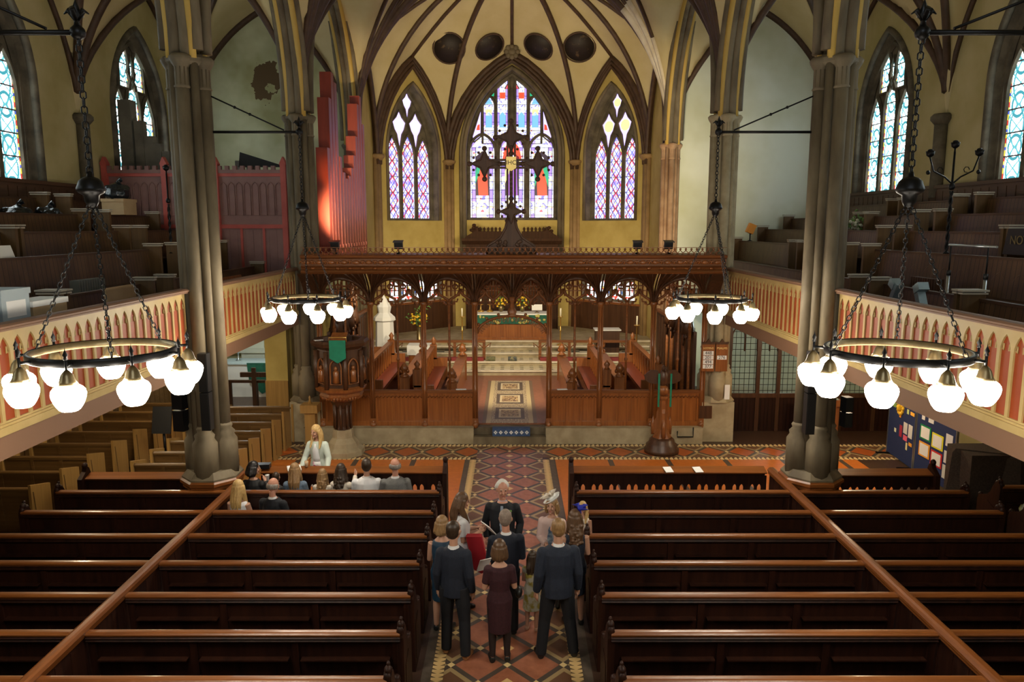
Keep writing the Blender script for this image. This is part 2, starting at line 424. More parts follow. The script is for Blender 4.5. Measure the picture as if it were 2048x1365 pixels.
def tile_mat(name, kind):
    m, nt, bs = newmat(name)
    x, y, z = sep(nt, coords(nt))
    n = noise(nt, coords(nt), 9, 4)
    if kind in ('aisle', 'cross'):
        px, py, yo = (.71, .76, 17.13) if kind == 'aisle' else (.75, .86, 17.85)
        a = (x - (AISLE_X if kind == 'aisle' else .04)) / px; b = (y - yo) / py
        p, q = a + b, a - b; la, lb = p.tri(), q.tri(); lm = la.mn(lb)
        if kind == 'aisle':
            red = ramp(nt, n, [(.3, (.3, .1, .05)), (.7, (.42, .16, .085))])
            cc = (p.fl() + q.fl() + 1).ab(); edge = cc.gt(1.8)
        else:
            red = ramp(nt, n, [(.3, (.4, .09, .016)), (.7, (.5, .12, .022))])
            edge = (p.fl() - q.fl()).ab().lt(.5); edge = (p.fl() - q.fl() - 0).ab().gt(.5) + (p.fl() - q.fl()).ab().lt(-1)
            edge = ((p.fl() - q.fl()).ab()).gt(.5)
        c = mixc(nt, edge, red, (.17, .08, .04))
        c = mixc(nt, edge * lm.lt(.19), c, (.4, .28, .13))
        c = mixc(nt, lm.lt(.07), c, (.085, .065, .05))
        c = mixc(nt, la.mx(lb).lt(.075), c, (.8, .6, .28))
        if kind == 'aisle': c = mixc(nt, (p + .5).tri().mx((q + .5).tri()).lt(.13) * (x - AISLE_X).ab().lt(.2), c, (.75, .5, .22))
    elif kind == 'orange':
        base = ramp(nt, n, [(.3, (.55, .15, .02)), (.7, (.66, .19, .028))])
        c = mixc(nt, ((x.ab() - .965) / 1.365).tri().lt(.045), base, (.085, .06, .045))
    elif kind == 'border':
        zig = ((y / .085).fr() - ((x - AISLE_X).ab() - .865).ab() * 7).gt(-.1)
        c = mixc(nt, zig, (.13, .075, .04), (.8, .55, .24))
    elif kind == 'borderx':
        zig = ((x / .11).fr() - (y / .18).tri() * 1.1).gt(.1)
        c = mixc(nt, zig, (.09, .05, .03), (.85, .64, .32))
    elif kind == 'band':
        c = ramp(nt, n, [(.3, (.09, .07, .05)), (.7, (.13, .1, .075))])
    elif kind == 'chequer':
        a = ((x / .62).fr() - .5) * ((y / .62).fr() - .5)
        c = mixc(nt, a.gt(0), (.68, .62, .45), (.06, .07, .05))
    elif kind == 'dots':
        a = (x / .34).tri().lt(.19) * (y / .3).tri().lt(.16)
        c = mixc(nt, a, ramp(nt, n, [(.3, (.62, .54, .35)), (.7, (.74, .66, .46))]), (.03, .035, .025))
    elif kind == 'chancel':
        c = ramp(nt, n, [(.3, (.2, .075, .04)), (.7, (.28, .11, .06))])
    elif kind == 'panel':   # encaustic strip behind the screen
        u = (x - AISLE_X).ab(); v = y
        c = mixc(nt, u.lt(.62), (.16, .1, .06), (.5, .4, .22))
        c = mixc(nt, u.lt(.5), c, mixc(nt, (noise(nt, coords(nt), 26, 1)).gt(.5), (.2, .13, .08), (.52, .44, .28)))
        f = ((v - 19.15) / 1.75); w_ = f.tri() * 1.75
        inner = u.lt(.4) * (f.fr() - .5).ab().lt(.36)
        c = mixc(nt, inner, c, (.08, .06, .045))
        c = mixc(nt, u.lt(.3) * (f.fr() - .5).ab().lt(.27), c, (.55, .46, .3))
        c = mixc(nt, u.lt(.24) * (f.fr() - .5).ab().lt(.21), c, mixc(nt, (noise(nt, coords(nt), 20, 1)).gt(.5), (.14, .08, .05), (.5, .36, .18)))
    else:
        c = ramp(nt, n, [(.3, (.05, .025, .016)), (.7, (.075, .04, .024))])
    if isinstance(c, tuple): bs.inputs['Base Color'].default_value = (*c, 1)
    else: nt.links.new(c, bs.inputs['Base Color'])
    bs.inputs['Roughness'].default_value = .38
    return m
AISLE_X = -.06
# ---------------------------------------------------------------- floor
CX, W = 5.27, 10.72          # column line and outer wall
SPR = 8.1                   # springing of every vault
BAY = 6.42; Y0 = 12.72; YC = [Y0 - 2 * BAY, Y0 - BAY, Y0, Y0 + BAY, Y0 + 2 * BAY]   # column lines
YE = YC[4]                  # east wall of the aisles
YW = YC[0] - .3             # west wall
YK, YA = 29.35, 32.05       # apse corners
TILES = {k: tile_mat('tile_' + k, k) for k in ('aisle', 'cross', 'orange', 'border', 'borderx', 'band', 'chequer', 'dots', 'chancel', 'panel', 'dark')}
def slab(name, x0, x1, y0, y1, z0, z1, mat, parent=None):
    return struct(name, MB().box(x0, x1, y0, y1, z0, z1), mat, parent)
slab('floor', -W - .3, W + .3, YW - .3, YE + .3, -.3, -.004, TILES['dark'])
A0, A1 = 3.6, 18.28
slab('floor_aisle', AISLE_X - .79, AISLE_X + .79, A0, 18.3, -.02, .002, TILES['aisle'])
for s in (-1, 1):
    xa = AISLE_X + s * .79; xb = AISLE_X + s * .94
    slab('floor_border', min(xa, xb), max(xa, xb), A0, 17.22, -.02, .0, TILES['border'])
    xa, xb = xb, AISLE_X + s * 1.06
    slab('floor_band', min(xa, xb), max(xa, xb), A0, 17.22, -.02, 0, TILES['band'])
    x0, x1 = (xb, 8.2) if s > 0 else (-5.75, xb)
    slab('floor_orange', x0, x1, 13.2, 17.22, -.02, 0, TILES['orange'])
    slab('floor_edging', min(AISLE_X + s * .94, s * W), max(AISLE_X + s * .94, s * W), 17.22, 17.4, -.02, 0.0, TILES['borderx'])
slab('floor_cross', -W, W, 17.4, 18.3, -.02, 0, TILES['cross'])
slab('floor_margin', -W, W, 18.3, 18.48, -.02, 0, TILES['borderx'])
# raised chancel
KZ = .42
slab('trim_1', -5.3, AISLE_X - .92, 18.5, 19.0, 0, KZ, StonePale)
slab('trim_2', AISLE_X + .92, 4.85, 18.5, 19.0, 0, KZ, StonePale)
mb = MB().box(AISLE_X - .92, AISLE_X + .92, 18.46, 18.8, 0, .2).box(AISLE_X - .92, AISLE_X + .92, 18.72, 19.0, 0, .38)
struct('step_stone', mb, Stone)
slab('floor_chancel', -5.5, 5.5, 19.0, YA + .6, -.1, KZ, TILES['chancel'])
slab('floor_panel', AISLE_X - .72, AISLE_X + .72, 19.0, 24.4, KZ, KZ + .006, TILES['panel'])
zs = [KZ, .6, .77, .94, 1.1, 1.24]; ys = [25.3, 26.1, 26.9, 27.5, 27.9]
for i, y in enumerate(ys):
    slab('floor_step', -5.4, 5.4, y, YA, zs[i], zs[i + 1], StonePale)
    slab('floor_tread', -5.4, 5.4, y + .12, ys[i + 1] if i < 4 else 28.1, zs[i + 1] - .002, zs[i + 1] + .003, TILES['dots']) if i < 4 else None
    slab('floor_nosing', -5.4, 5.4, y - .05, y + .1, zs[i + 1] - .05, zs[i + 1] + .004, StoneWhite)
for s in (-1, 1): slab('floor_chequer', min(s * 1.9, s * 5.3), max(s * 1.9, s * 5.3), 26.95, 30, zs[3], zs[3] + .006, TILES['chequer'])

# ---------------------------------------------------------------- vaults
HN, HA = 6.5, 4.4
def bayoff(y):
    k = math.floor((y - YC[0]) / BAY); k = max(0, min(3, k)); return y - (YC[0] + (k + .5) * BAY)
def zn(x, y): return SPR + max(arch_y(x, CX, HN), arch_y(bayoff(y), BAY / 2, HA))
def za(x, y):
    a = (W - CX) / 2; return SPR + max(arch_y(abs(x) - CX - a, a, HA), arch_y(bayoff(y), BAY / 2, HA))
def vault(name, x0, x1, f, nx, y0, y1, ny, mat):
    mb = MB(); vs = [(x0 + (x1 - x0) * i / nx, y0 + (y1 - y0) * j / ny) for j in range(ny + 1) for i in range(nx + 1)]
    fs = [(j * (nx + 1) + i, j * (nx + 1) + i + 1, (j + 1) * (nx + 1) + i + 1, (j + 1) * (nx + 1) + i) for j in range(ny) for i in range(nx)]
    mb.add([(x, y, f(x, y)) for x, y in vs], fs, True); return struct(name, mb, mat)
vault('ceiling', -CX, CX, zn, 48, YC[0], YE, 96, Vault)
vault('ceiling_left', -W, -CX, za, 24, YC[0], YE, 96, Vault)
vault('ceiling_right', CX, W, za, 24, YC[0], YE, 96, Vault)
def rib(mb, x0, y0, x1, y1, f, r=.1, n=18, drop=.04, t0=0, t1=1):
    # sample by angle so the steep start keeps enough points
    P = []
    for i in range(n + 1):
        t = t0 + (t1 - t0) * (1 - math.cos(PI / 2 * i / n)); x, y = x0 + (x1 - x0) * t, y0 + (y1 - y0) * t
        P.append((x, y, f(x, y) - drop))
    mb.tube(P, r, 6)
ribs = MB(); ribsA = MB(); ribsW = MB()
for k, y in enumerate(YC):
    for s in (-1, 1):
        x = s * (CX - .12)
        tg = [(0, y, .14)]
        for d in (-1, 1):
            if (k == 0 and d < 0) or (k == 4 and d > 0): continue
            yy = y + d * .12
            tg += [(0, y + d * BAY / 2, .1), (0, y + d * BAY / 4, .08), (s * CX * .5, y + d * BAY / 2, .08)]
        for tx, ty, r in tg:
            if k == 4 and s > 0:      # whitewashed feet of the restored springer
                rib(ribsW, x, y, tx, ty, zn, r, t0=0, t1=.3); rib(ribs, x, y, tx, ty, zn, r, t0=.3)
            else: rib(ribs, x, y, tx, ty, zn, r)
        xa = s * (CX + .1); xm = s * (CX + W) / 2; xo = s * (W - .05)
        for d in (-1, 1):
            if (k == 0 and d < 0) or (k == 4 and d > 0): continue
            for xs in (xa, xo): rib(ribsA, xs, y, xm, y + d * BAY / 2, za, .09)
            rib(ribsA, xo, y, xo, y + d * BAY / 2, za, .07)
        for xs in (xa, xo): rib(ribsA, xs, y, xm, y, za, .12)
ribs.tube([(0, YC[0], zn(0, 0) - .03), (0, YE, zn(0, 0) - .03)], .08, 6)
# arcade arches
arc = MB(); arcg = MB()
for k in range(4):
    ym = (YC[k] + YC[k + 1]) / 2
    for s in (-1, 1):
        for dx, r, dz in ((-.24, .1, .1), (-.08, .13, .0), (.1, .13, .0), (.26, .1, .1)):
            P = [(s * (CX + dx), ym + t * (.945 + .02 * q / HA), SPR + .08 + q + dz) for t, q in arch_pts(BAY / 2, HA, 14)]
            arc.tube(P, r, 7)
        for dx in (-.17, .18):
            P = [(s * (CX + dx), ym + t * .935, SPR + .05 + q) for t, q in arch_pts(BAY / 2, HA, 14)]
            arcg.tube(P, .075, 6)
struct('ceiling_ribs', ribs, Rib); struct('ceiling_aisle_ribs', ribsA, Rib); struct('ceiling_pale_ribs', ribsW, StoneWhite)
struct('trim_arcade', arc, Stone); struct('trim_arcade_gilding', arcg, RibGold)
# apse vault: cells between ribs from the wall corners to the crown
CR = Vector((0, 27.2, SPR + HN)); KN = [Vector((-CX, YE, SPR)), Vector((-CX, YK, SPR)), Vector((-2.72, YA, SPR)), Vector((2.72, YA, SPR)), Vector((CX, YK, SPR)), Vector((CX, YE, SPR))]
def ribpt(K, t):      # t 0..1 along angle, corner to crown
    d = Vector((CR.x - K.x, CR.y - K.y)); L = d.length; h = CR.z - K.z
    if L < h: 
        u = (1 - math.cos(PI / 2 * t)); z = arch_y(L * (1 - u), L, h)
    else:
        u = 1 - math.cos(PI / 2 * t); z = h * math.sin(PI / 2 * t)
    return Vector((K.x + d.x * u, K.y + d.y * u, K.z + z))
KE = [Vector((-CX, YE, SPR)), Vector((CX, YE, SPR))]
apx = []; cel = MB(); arib = MB(); aribW = MB(); NS = 16
def wallarch(a, b, h):
    L = (b - a).length; n = NS
    pts = arch_pts(L / 2, h, n // 2 * 1)
    return [a + (b - a) * ((t + L / 2) / L) + Vector((0, 0, q)) for t, q in pts]
HW = [3.6, 3.9, 4.4, 3.9, 3.6]
for i in range(5):
    a, b = KN[i], KN[i + 1]; WP = wallarch(a, b, HW[i]); mid = len(WP) // 2; A = WP[mid]
    for K, half in ((a, WP[:mid + 1]), (b, WP[mid:][::-1])):
        n2 = NS - mid
        path = half + [A.lerp(CR, j / n2) + Vector((0, 0, .35 * math.sin(PI * j / n2))) for j in range(1, n2 + 1)]
        RB = [ribpt(K, j / NS) for j in range(NS + 1)]
        M = 5; vs = []; fs = []
        for j in range(NS + 1):
            for q in range(M + 1): vs.append(RB[j].lerp(path[j], q / M) + Vector((0, 0, .12 * math.sin(PI * q / M))))
        for j in range(NS):
            for q in range(M): fs.append((j * (M + 1) + q, j * (M + 1) + q + 1, (j + 1) * (M + 1) + q + 1, (j + 1) * (M + 1) + q))
        cel.add(vs, fs, True)
    arib.tube([A.lerp(CR, j / 8) + Vector((0, 0, .35 * math.sin(PI * j / 8) - .04)) for j in range(9)], .07, 6)
    c = (a + b) / 2; ins = Vector((-c.x, 27 - c.y, 0)).normalized()
    for q, r in ((.0, .13), (.16, .09), (.3, .08)):
        arib.tube([p + ins * (.08 + q * .3) + (Vector((c.x, c.y, SPR)) - p) * Vector((1, 1, 0)).length * 0 + Vector((0, 0, -q * .9)) for p in wallarch(a.lerp(c, q * .28), b.lerp(c, q * .28), HW[i] - q * .2)], r, 6)
    apx.append(A)
for i, K in enumerate(KN):
    RB = [ribpt(K, j / 20) - Vector((0, 0, .05)) for j in range(21)]
    if i == 5: aribW.tube(RB[:8], .1, 6); arib.tube(RB[7:], .1, 6)
    else: arib.tube(RB, .1, 6)
from mathutils.bvhtree import BVHTree
bv = BVHTree.FromPolygons(cel.v, cel.f)
for i, (px, py, r) in enumerate(((898, 95, .62), (978, 92, .6), (1078, 92, .6), (1159, 93, .62))):
    d = (at(px, py, 28) - Vector((0, 0, H))).normalized(); hit, nn, _, _ = bv.ray_cast(Vector((0, 0, H)), d)
    if nn.dot(d) > 0: nn = -nn
    Mr = Matrix.Translation(hit + nn * .05) @ nn.to_track_quat('Z', 'Y').to_matrix().to_4x4()
    rd = MB().lathe([(r * .93, 0), (r * .93, .03), (0, .035)], (0, 0, 0), 28).xf(Mr).build('ceiling_roundel', plain('roundel%d' % i, (.018, .01, .006), .6, c2=(.16, .1, .05), scale=3.5, lo=.6, hi=.75))
    tag(rd, 'dark painted roundel on the apse vault, %s from the left' % ORD[i], kind='structure')
    MB().tube([(r * math.cos(a), r * math.sin(a), .02) for a in [k * PI / 14 for k in range(28)]], .035, 6, True).xf(Mr).build('rim', Rib, rd)
struct('ceiling_apse', cel, Vault); struct('ceiling_apse_ribs', arib, Rib); struct('ceiling_apse_pale_rib', aribW, StoneWhite)
boss = MB().ball(apx[2] + Vector((0, -.3, -.05)), .25, .2, .2)
for k in range(8): boss.ball(apx[2] + Vector((.22 * math.cos(k * PI / 4), -.42, -.05 + .2 * math.sin(k * PI / 4))), .11, .08, .11, 8)
struct('trim_boss', boss, Stone)
# triangle between the last nave arch and the apse crown: covered by a closing sheet
mb = MB(); P1 = [Vector((-CX * math.cos(PI * j / 40), YE, 0)) for j in range(41)]
vs = []; fs = []
for p in P1: vs += [(p.x, YE - .02, SPR + arch_y(p.x, CX, HN)), (p.x, YE - .02, SPR + HN + 1.2)]
fs = [(2 * j, 2 * j + 2, 2 * j + 3, 2 * j + 1) for j in range(40)]
mb.add(vs, fs); struct('wall_crown', mb, Vault)

# ---------------------------------------------------------------- walls and windows
def bars(mb, pts, r, closed=False): mb.tube(pts, r, 6, closed, smooth=False)
WN = [0]
def window(fn, c, a, sill, spring, rise, kind, depth, label):
    """stone tracery plate with glowing panes, built in the opening at the given depth"""
    WN[0] += 1
    root = struct('window_%d' % WN[0], MB().prism(lancet(c, a + .02, sill, spring, rise, 10), fn, depth, depth + .15), StoneDark)
    if label: root['label'] = label
    d = depth - .012; fr = MB(); gl = {}
    def pane(poly, mat, uc=None, uw=None, name='pane', dd=0):
        us = [p[0] for p in poly]; uc = (min(us) + max(us)) / 2 if uc is None else uc; uw = (max(us) - min(us)) / 2 if uw is None else uw
        MB().sheet(poly, fn, d - dd, lambda p, q: ((p - uc) / uw, q)).build(name, mat, root)
    def bar(pts, r=.05, closed=False): bars(fr, [fn(p, q, d - .02) for p, q in pts], r, closed)
    def lan(cc, aa, s0, zs_, h, mat, r=.05):
        pl = lancet(cc, aa, s0, zs_, h, 7); pane(pl, mat, cc, aa); bar(pl, r, True)
    out = lancet(c, a, sill, spring, rise, 12)
    bar(out, .09, True)
    top = spring + rise
    if kind == 'side':
        lw = a * .29; off = a * .64
        for k in (-1, 0, 1): lan(c + k * off, lw, sill + .05, spring - .1 + (.25 if k == 0 else -.15), .95, G_side, .06)
        for k in (-1, 1):
            q = lancet(c + k * a * .32, lw * .8, spring + .75, spring + 1.2, .85, 6); pane(q, G_side); bar(q, .05, True)
        q = [(c, top - .35), (c - .22, top - .85), (c, top - 1.25), (c + .22, top - .85)]; pane(q, G_side); bar(q, .05, True)
    elif kind == 'east':
        lw = a * .285; off = a * .66
        for k in (-1, 0, 1): lan(c + k * off, lw, sill + .05, spring - .2 + (.1 if k == 0 else 0), .9, G_east, .05)
        def dag(cx, cz, s):
            q = [(cx, cz + .5 * s), (cx + .13 * s, cz + .28 * s), (cx + .3 * s, cz + .1 * s), (cx + .22 * s, cz - .15 * s), (cx + .12 * s, cz - .3 * s), (cx, cz - .8 * s),
                 (cx - .12 * s, cz - .3 * s), (cx - .22 * s, cz - .15 * s), (cx - .3 * s, cz + .1 * s), (cx - .13 * s, cz + .28 * s)]
            pane(q, T_lilac); bar(q, .04, True)
            MB().sheet([(cx + .2 * s * math.cos(t * PI / 5), cz + .02 + .2 * s * math.sin(t * PI / 5)) for t in range(10)], fn, d - .006).build('pane', T_yellow if 'right' in label else T_white, root)
        dag(c - a * .35, spring + 1.15, 1.15); dag(c + a * .35, spring + 1.15, 1.15); dag(c, spring + 2.05, .85)
    elif kind == 'centre':
        zt = sill + 3.55     # top of the three lower lights
        lw = a * .298; off = a * .665
        for k in (-1, 0, 1):
            cc = c + k * off; lan(cc, lw, sill + .06, zt - .75, .75, G_centre, .06)
            # saint standing in the light
            if k == -1: body, cloak = T_red, T_green
            elif k == 1: body, cloak = T_red, T_green
            else: body, cloak = T_purple, T_yellow
            b = sill + 1.0; D2 = .004
            pane([(cc - .3, b), (cc + .3, b), (cc + .3, b + 1.6), (cc, b + 1.85), (cc - .3, b + 1.6)], T_dark, dd=D2)
            pane([(cc - .17, b), (cc + .24, b), (cc + .2, b + .9), (cc + .22, b + 1.2), (cc + .08, b + 1.36), (cc - .1, b + 1.36), (cc - .24, b + 1.1), (cc - .2, b + .6)], body, dd=D2 * 2)
            if k == 1: 
                pane([(cc - .28, b + .35), (cc - .12, b + .9), (cc - .05, b + 1.1), (cc - .2, b + 1.25), (cc - .3, b + .9)], cloak, dd=D2 * 3); pane([(cc + .28, b + .35), (cc + .12, b + .9), (cc + .05, b + 1.1), (cc + .2, b + 1.25), (cc + .3, b + .9)], cloak, dd=D2 * 3)
            else: pane([(cc - .3, b + .5), (cc - .14, b + .9), (cc - .05, b + 1.3), (cc - .2, b + 1.3), (cc - .3, b + 1.0)], cloak, dd=D2 * 3)
            pane([(cc + .1 * math.cos(t * PI / 5), b + 1.48 + .13 * math.sin(t * PI / 5)) for t in range(10)], T_white, dd=D2 * 4)
            if k == 0:
                pane([(cc - .42, zt - 1.1), (cc + .42, zt - 1.1), (cc + .3, zt - .55), (cc, zt - .2), (cc - .3, zt - .55)], T_red, dd=D2)
                pane([(cc - .2, zt - 1.25), (cc + .2, zt - 1.25), (cc, zt - .7)], T_white, dd=D2 * 2)
            for w_ in (-.36, .36): pane([(cc + w_ - .09, zt - .55), (cc + w_ + .09, zt - .55), (cc + w_ * .7, zt - .3)], T_lilac, dd=D2 * 2)
        for k, (cc, hh) in enumerate(((-.98, 1.2), (-.4, 2.3), (.4, 2.3), (.98, 1.2))):
            lan(c + cc * a / 1.9, .265, zt - .05 - (0 if abs(cc) < .5 else .35), zt + hh - (0 if abs(cc) < .5 else .1), .45, G_centre, .05)
            x_ = c + cc * a / 1.9
            pane([(x_ - .13, zt + .25), (x_ + .13, zt + .25), (x_ + .13, zt + .75), (x_, zt + .9), (x_ - .13, zt + .75)], T_blue, dd=.004)
            pane([(x_ - .12, zt + hh * .62), (x_ + .12, zt + hh * .62), (x_ + .12, zt + hh * .62 + .25), (x_ - .12, zt + hh * .62 + .25)], T_red if abs(cc) < .5 else T_yellow, dd=.004)
            pane([(x_ - .15, zt + hh), (x_ + .15, zt + hh), (x_, zt + hh + .36)], T_yellow if abs(cc) < .5 else T_blue, dd=.004)
        for s in (-1, 1):
            q = [(c + s * 1.3 * a / 1.9, zt - .1), (c + s * 1.62 * a / 1.9, zt - .35), (c + s * 1.7 * a / 1.9, zt - .1), (c + s * 1.32 * a / 1.9, zt + .95)]
            pane(q, T_lilac); bar(q, .04, True)
            pane([(c + s * 1.35, zt + .15), (c + s * 1.5, zt + .15), (c + s * 1.45, zt + .35), (c + s * 1.35, zt + .4)], T_red, dd=.004)
            q = [(c + s * .72, zt + 1.5), (c + s * .95, zt + 1.55), (c + s * .72, zt + 2.1)]; pane(q, T_green); bar(q, .035, True)
            q = [(c + s * .05, top - .55), (c + s * .3, top - .55), (c + s * .12, top - .25)]; pane(q, T_red); bar(q, .03, True)
        for s in (-.5, .5): bar([(c + s * off * 2 * .5, sill), (c + s * off, zt - .3)], .09)
    elif kind == 'low':
        n = 4
        for k in range(n):
            cc = c - a + (k + .5) * 2 * a / n; lan(cc, a / n - .05, sill + .04, spring - .05, .25, G_low, .04)
    elif kind == 'clear':  # the added west window only, panes glow as fill
        for k in (-1, 0, 1): lan(c + k * a * .64, a * .29, sill + .05, spring, .95, G_fill, .06)
    fr.build('window_frame', StoneDark, root)
    return root
def hood(mb, fn, c, a, sill, spring, rise, r=.09, d=-.02): mb.tube([fn(p, q, d) for p, q in lancet(c, a, sill, spring, rise, 12)], r, 6)

# outer aisle walls
TH = .5
side_fr = MB()
for s, nm in ((-1, 'left'), (1, 'right')):
    mb = MB()
    fn = lambda u, z, d, s=s: (s * (W + d), u, z)
    mb.add([fn(YW, 0, 0), fn(YE, 0, 0), fn(YE, 6.2, 0), fn(YW, 6.2, 0)], [(0, 1, 2, 3)])
    for k in range(4):
        ym = (YC[k] + YC[k + 1]) / 2
        wall_arch(mb, fn, YC[k] if k else YW, YC[k + 1], 6.2, 13.5, ym, 1.52, 6.42, 8.6, 2.4, .26, splay=.22, mr=1)
        window(fn, ym, 1.3, 6.45, 8.6, 2.05, 'side', .22, 'tall three-light stained glass aisle window' if k > 1 else None)
        hood(side_fr, fn, ym, 1.54, 6.45, 8.6, 2.42)
    struct('wall_' + nm, mb, [White if False else Aisle, StoneDark])
    # shaft between the windows
    for k in (1, 2, 3):
        side_fr.tube([(s * (W - .1), YC[k], 6.2), (s * (W - .1), YC[k], SPR)], .16, 8)
        side_fr.lathe([(.16, -.12), (.26, 0), (.26, .08), (.2, .14)], (s * (W - .1), YC[k], SPR), 10)
    mb = MB(); x0, x1 = sorted((s * CX, s * W))
    mb.add([(x0, YE, 0), (x1, YE, 0), (x1, YE, 13.5), (x0, YE, 13.5)], [(0, 1, 2, 3)])
    struct('wall_east_' + nm, mb, White if s > 0 else Green)
struct('trim_windows', side_fr, StoneDark)
# west wall behind the camera; its glowing window is added for fill light
mb = MB(); fn = lambda u, z, d: (u, YW - d, z)
wall_arch(mb, fn, -CX, CX, 0, SPR + HN + .5, 0, 2.4, 8.2, 10.2, 3.4, TH)
mb.add([fn(-W, 0, 0), fn(-CX, 0, 0), fn(-CX, 14, 0), fn(-W, 14, 0)], [(0, 1, 2, 3)]); mb.add([fn(CX, 0, 0), fn(W, 0, 0), fn(W, 14, 0), fn(CX, 14, 0)], [(0, 1, 2, 3)])
struct('wall_west', mb, [Plaster, StoneDark]); window(fn, 0, 2.3, 8.2, 10.2, 3.2, 'clear', TH - .1, None)
# chancel walls
S2 = math.sqrt(.5)
ch_fr = MB(); pal = MB()
for s, nm in ((-1, 'left'), (1, 'right')):
    mb = MB(); x = s * CX
    mb.add([(x, YE, 0), (x, YK, 0), (x, YK, 13), (x, YE, 13)], [(0, 1, 2, 3)]); struct('wall_chancel_' + nm, mb, Plaster)
    L = (YA - YK) / S2
    fn = lambda u, z, d, s=s: (s * (CX - u * S2 + d * S2), YK + u * S2 + d * S2, z)
    mb = MB(); c = L / 2
    wall_arch(mb, fn, 0, L, 4.4, 13.2, c, 1.28, 5.72, 8.35, 2.7, .45, splay=.12, mr=1)
    wall_arch(mb, fn, 0, L, 0, 4.4, c, 1.35, 2.45, 3.1, 1.36, .3, mr=1)
    struct('wall_apse_' + nm, mb, [Plaster, StoneDark])
    window(fn, c, 1.16, 5.75, 8.3, 2.5, 'east', .42, 'tall three-light stained glass window left of the centre one' if s < 0 else 'tall three-light stained glass window right of the centre one')
    window(fn, c, 1.34, 2.45, 3.1, 1.35, 'low', .25, None)
    hood(ch_fr, fn, c, 1.3, 5.72, 8.35, 2.72, .07)
fn = lambda u, z, d: (u, YA + d, z)
mb = MB(); wall_arch(mb, fn, -2.72, 2.72, 0, 13.2, 0, 1.98, 5.75, 8.4, 3.5, .5, splay=.1, mr=1); struct('wall_apse_centre', mb, [Plaster, StoneDark])
window(fn, 0, 1.88, 5.78, 8.4, 3.3, 'centre', .42, 'large central stained glass window with three saints and many lights')
for q, r in ((0, .1), (.14, .07)): hood(ch_fr, fn, 0, 2.0 + q, 5.72 - 2.0, 8.4, 3.52 + q * 1.5, r)
# slim wall shafts with caps at the apse corners
shaft = MB()
for K in KN[1:5]:
    ins = Vector((-K.x, 28 - K.y, 0)).normalized() * .12; p = Vector((K.x, K.y, 0)) + ins; t = Vector((-ins.y, ins.x, 0)).normalized()
    for q in (-.17, 0, .17): shaft.tube([p + t * q + Vector((0, 0, KZ)), p + t * q + Vector((0, 0, SPR))], .095 if q else .13, 8)
    shaft.lathe([(.2, -.12), (.3, 0), (.32, .06), (.22, .12)], p + Vector((0, 0, SPR)), 12)
struct('trim_apse', ch_fr, Stone); struct('trim_shafts', shaft, plain('ochre_stone', (.24, .15, .06), .7, c2=(.32, .2, .085), scale=3))

# ---------------------------------------------------------------- clustered columns
def column(x, y, zbase, mat=Stone, r=.27, small=False, white=False):
    mb = MB(); k = .72 if small else .82
    mb.lathe([(r * k, zbase), (r * k, SPR)], (x, y, 0), 16)
    for i in range(8):
        a = i * PI / 4 + PI / 8 * 0; rr = (.135 if i % 2 == 0 else .085) * k; d = (.3 if i % 2 == 0 else .29) * k
        p = Vector((x + d * math.cos(a), y + d * math.sin(a), 0))
        mb.tube([p + Vector((0, 0, zbase)), p + Vector((0, 0, SPR))], rr, 10)
        if i % 2 == 0:
            mb.lathe([(rr, -.42), (rr + .02, -.4), (rr, -.37), (rr, -.1), (rr + .06, 0), (rr + .075, .05), (rr + .03, .1)], p + Vector((0, 0, SPR)), 12)
            mb.lathe([(rr + .1, 0), (rr + .1, .62), (rr + .05, .7), (rr + .065, .76), (rr + .01, .82), (rr + .03, .87), (rr, .92)], p + Vector((0, 0, zbase)), 12)
    mb.lathe([(.36 * k, -.05), (.42 * k, .0), (.43 * k, .07), (.36 * k, .12)], (x, y, SPR), 8, False, ph=PI / 8)
    mb.lathe([(.62 * k, 0), (.62 * k, .03), (.5 * k, .14)], (x, y, zbase - .02), 8, False, ph=PI / 8)
    return struct('column', mb, mat)
for k in (0, 1, 2):
    for s in (-1, 1):
        x = s * CX; column(x, YC[k], 1.2)
        if k == 2:
            p = thing('column_plinth', 'mahogany boxing around the foot of the %s stone column' % ('left' if s < 0 else 'right'), 'plinth', (x, YC[k], 0), 'column boxings')
            MB().lathe([(.47, 0), (.47, 1.0)], (x, YC[k], 0), 8, False, ph=PI / 8).build('casing', Wpewv, p)
            MB().lathe([(.47, 1.0), (.5, 1.02), (.5, 1.06), (.54, 1.1), (.54, 1.15), (.5, 1.18)], (x, YC[k], 0), 8, False, ph=PI / 8).build('cornice', Wpewtop, p)
for s in (-1, 1):
    x = s * CX; column(x, YC[3], 1.05, StonePale if s > 0 else Stone)
    mb = MB().box(x - .42, x + .42, YC[3] - .42, YC[3] + .42, 0, 1.04)
    struct('trim_pier', mb, StonePale)
column(CX, YE, KZ, plain('rose_stone', (.3, .17, .09), .7, c2=(.42, .27, .16), scale=3), small=True)
column(-CX, YE, KZ, Stone, small=True)
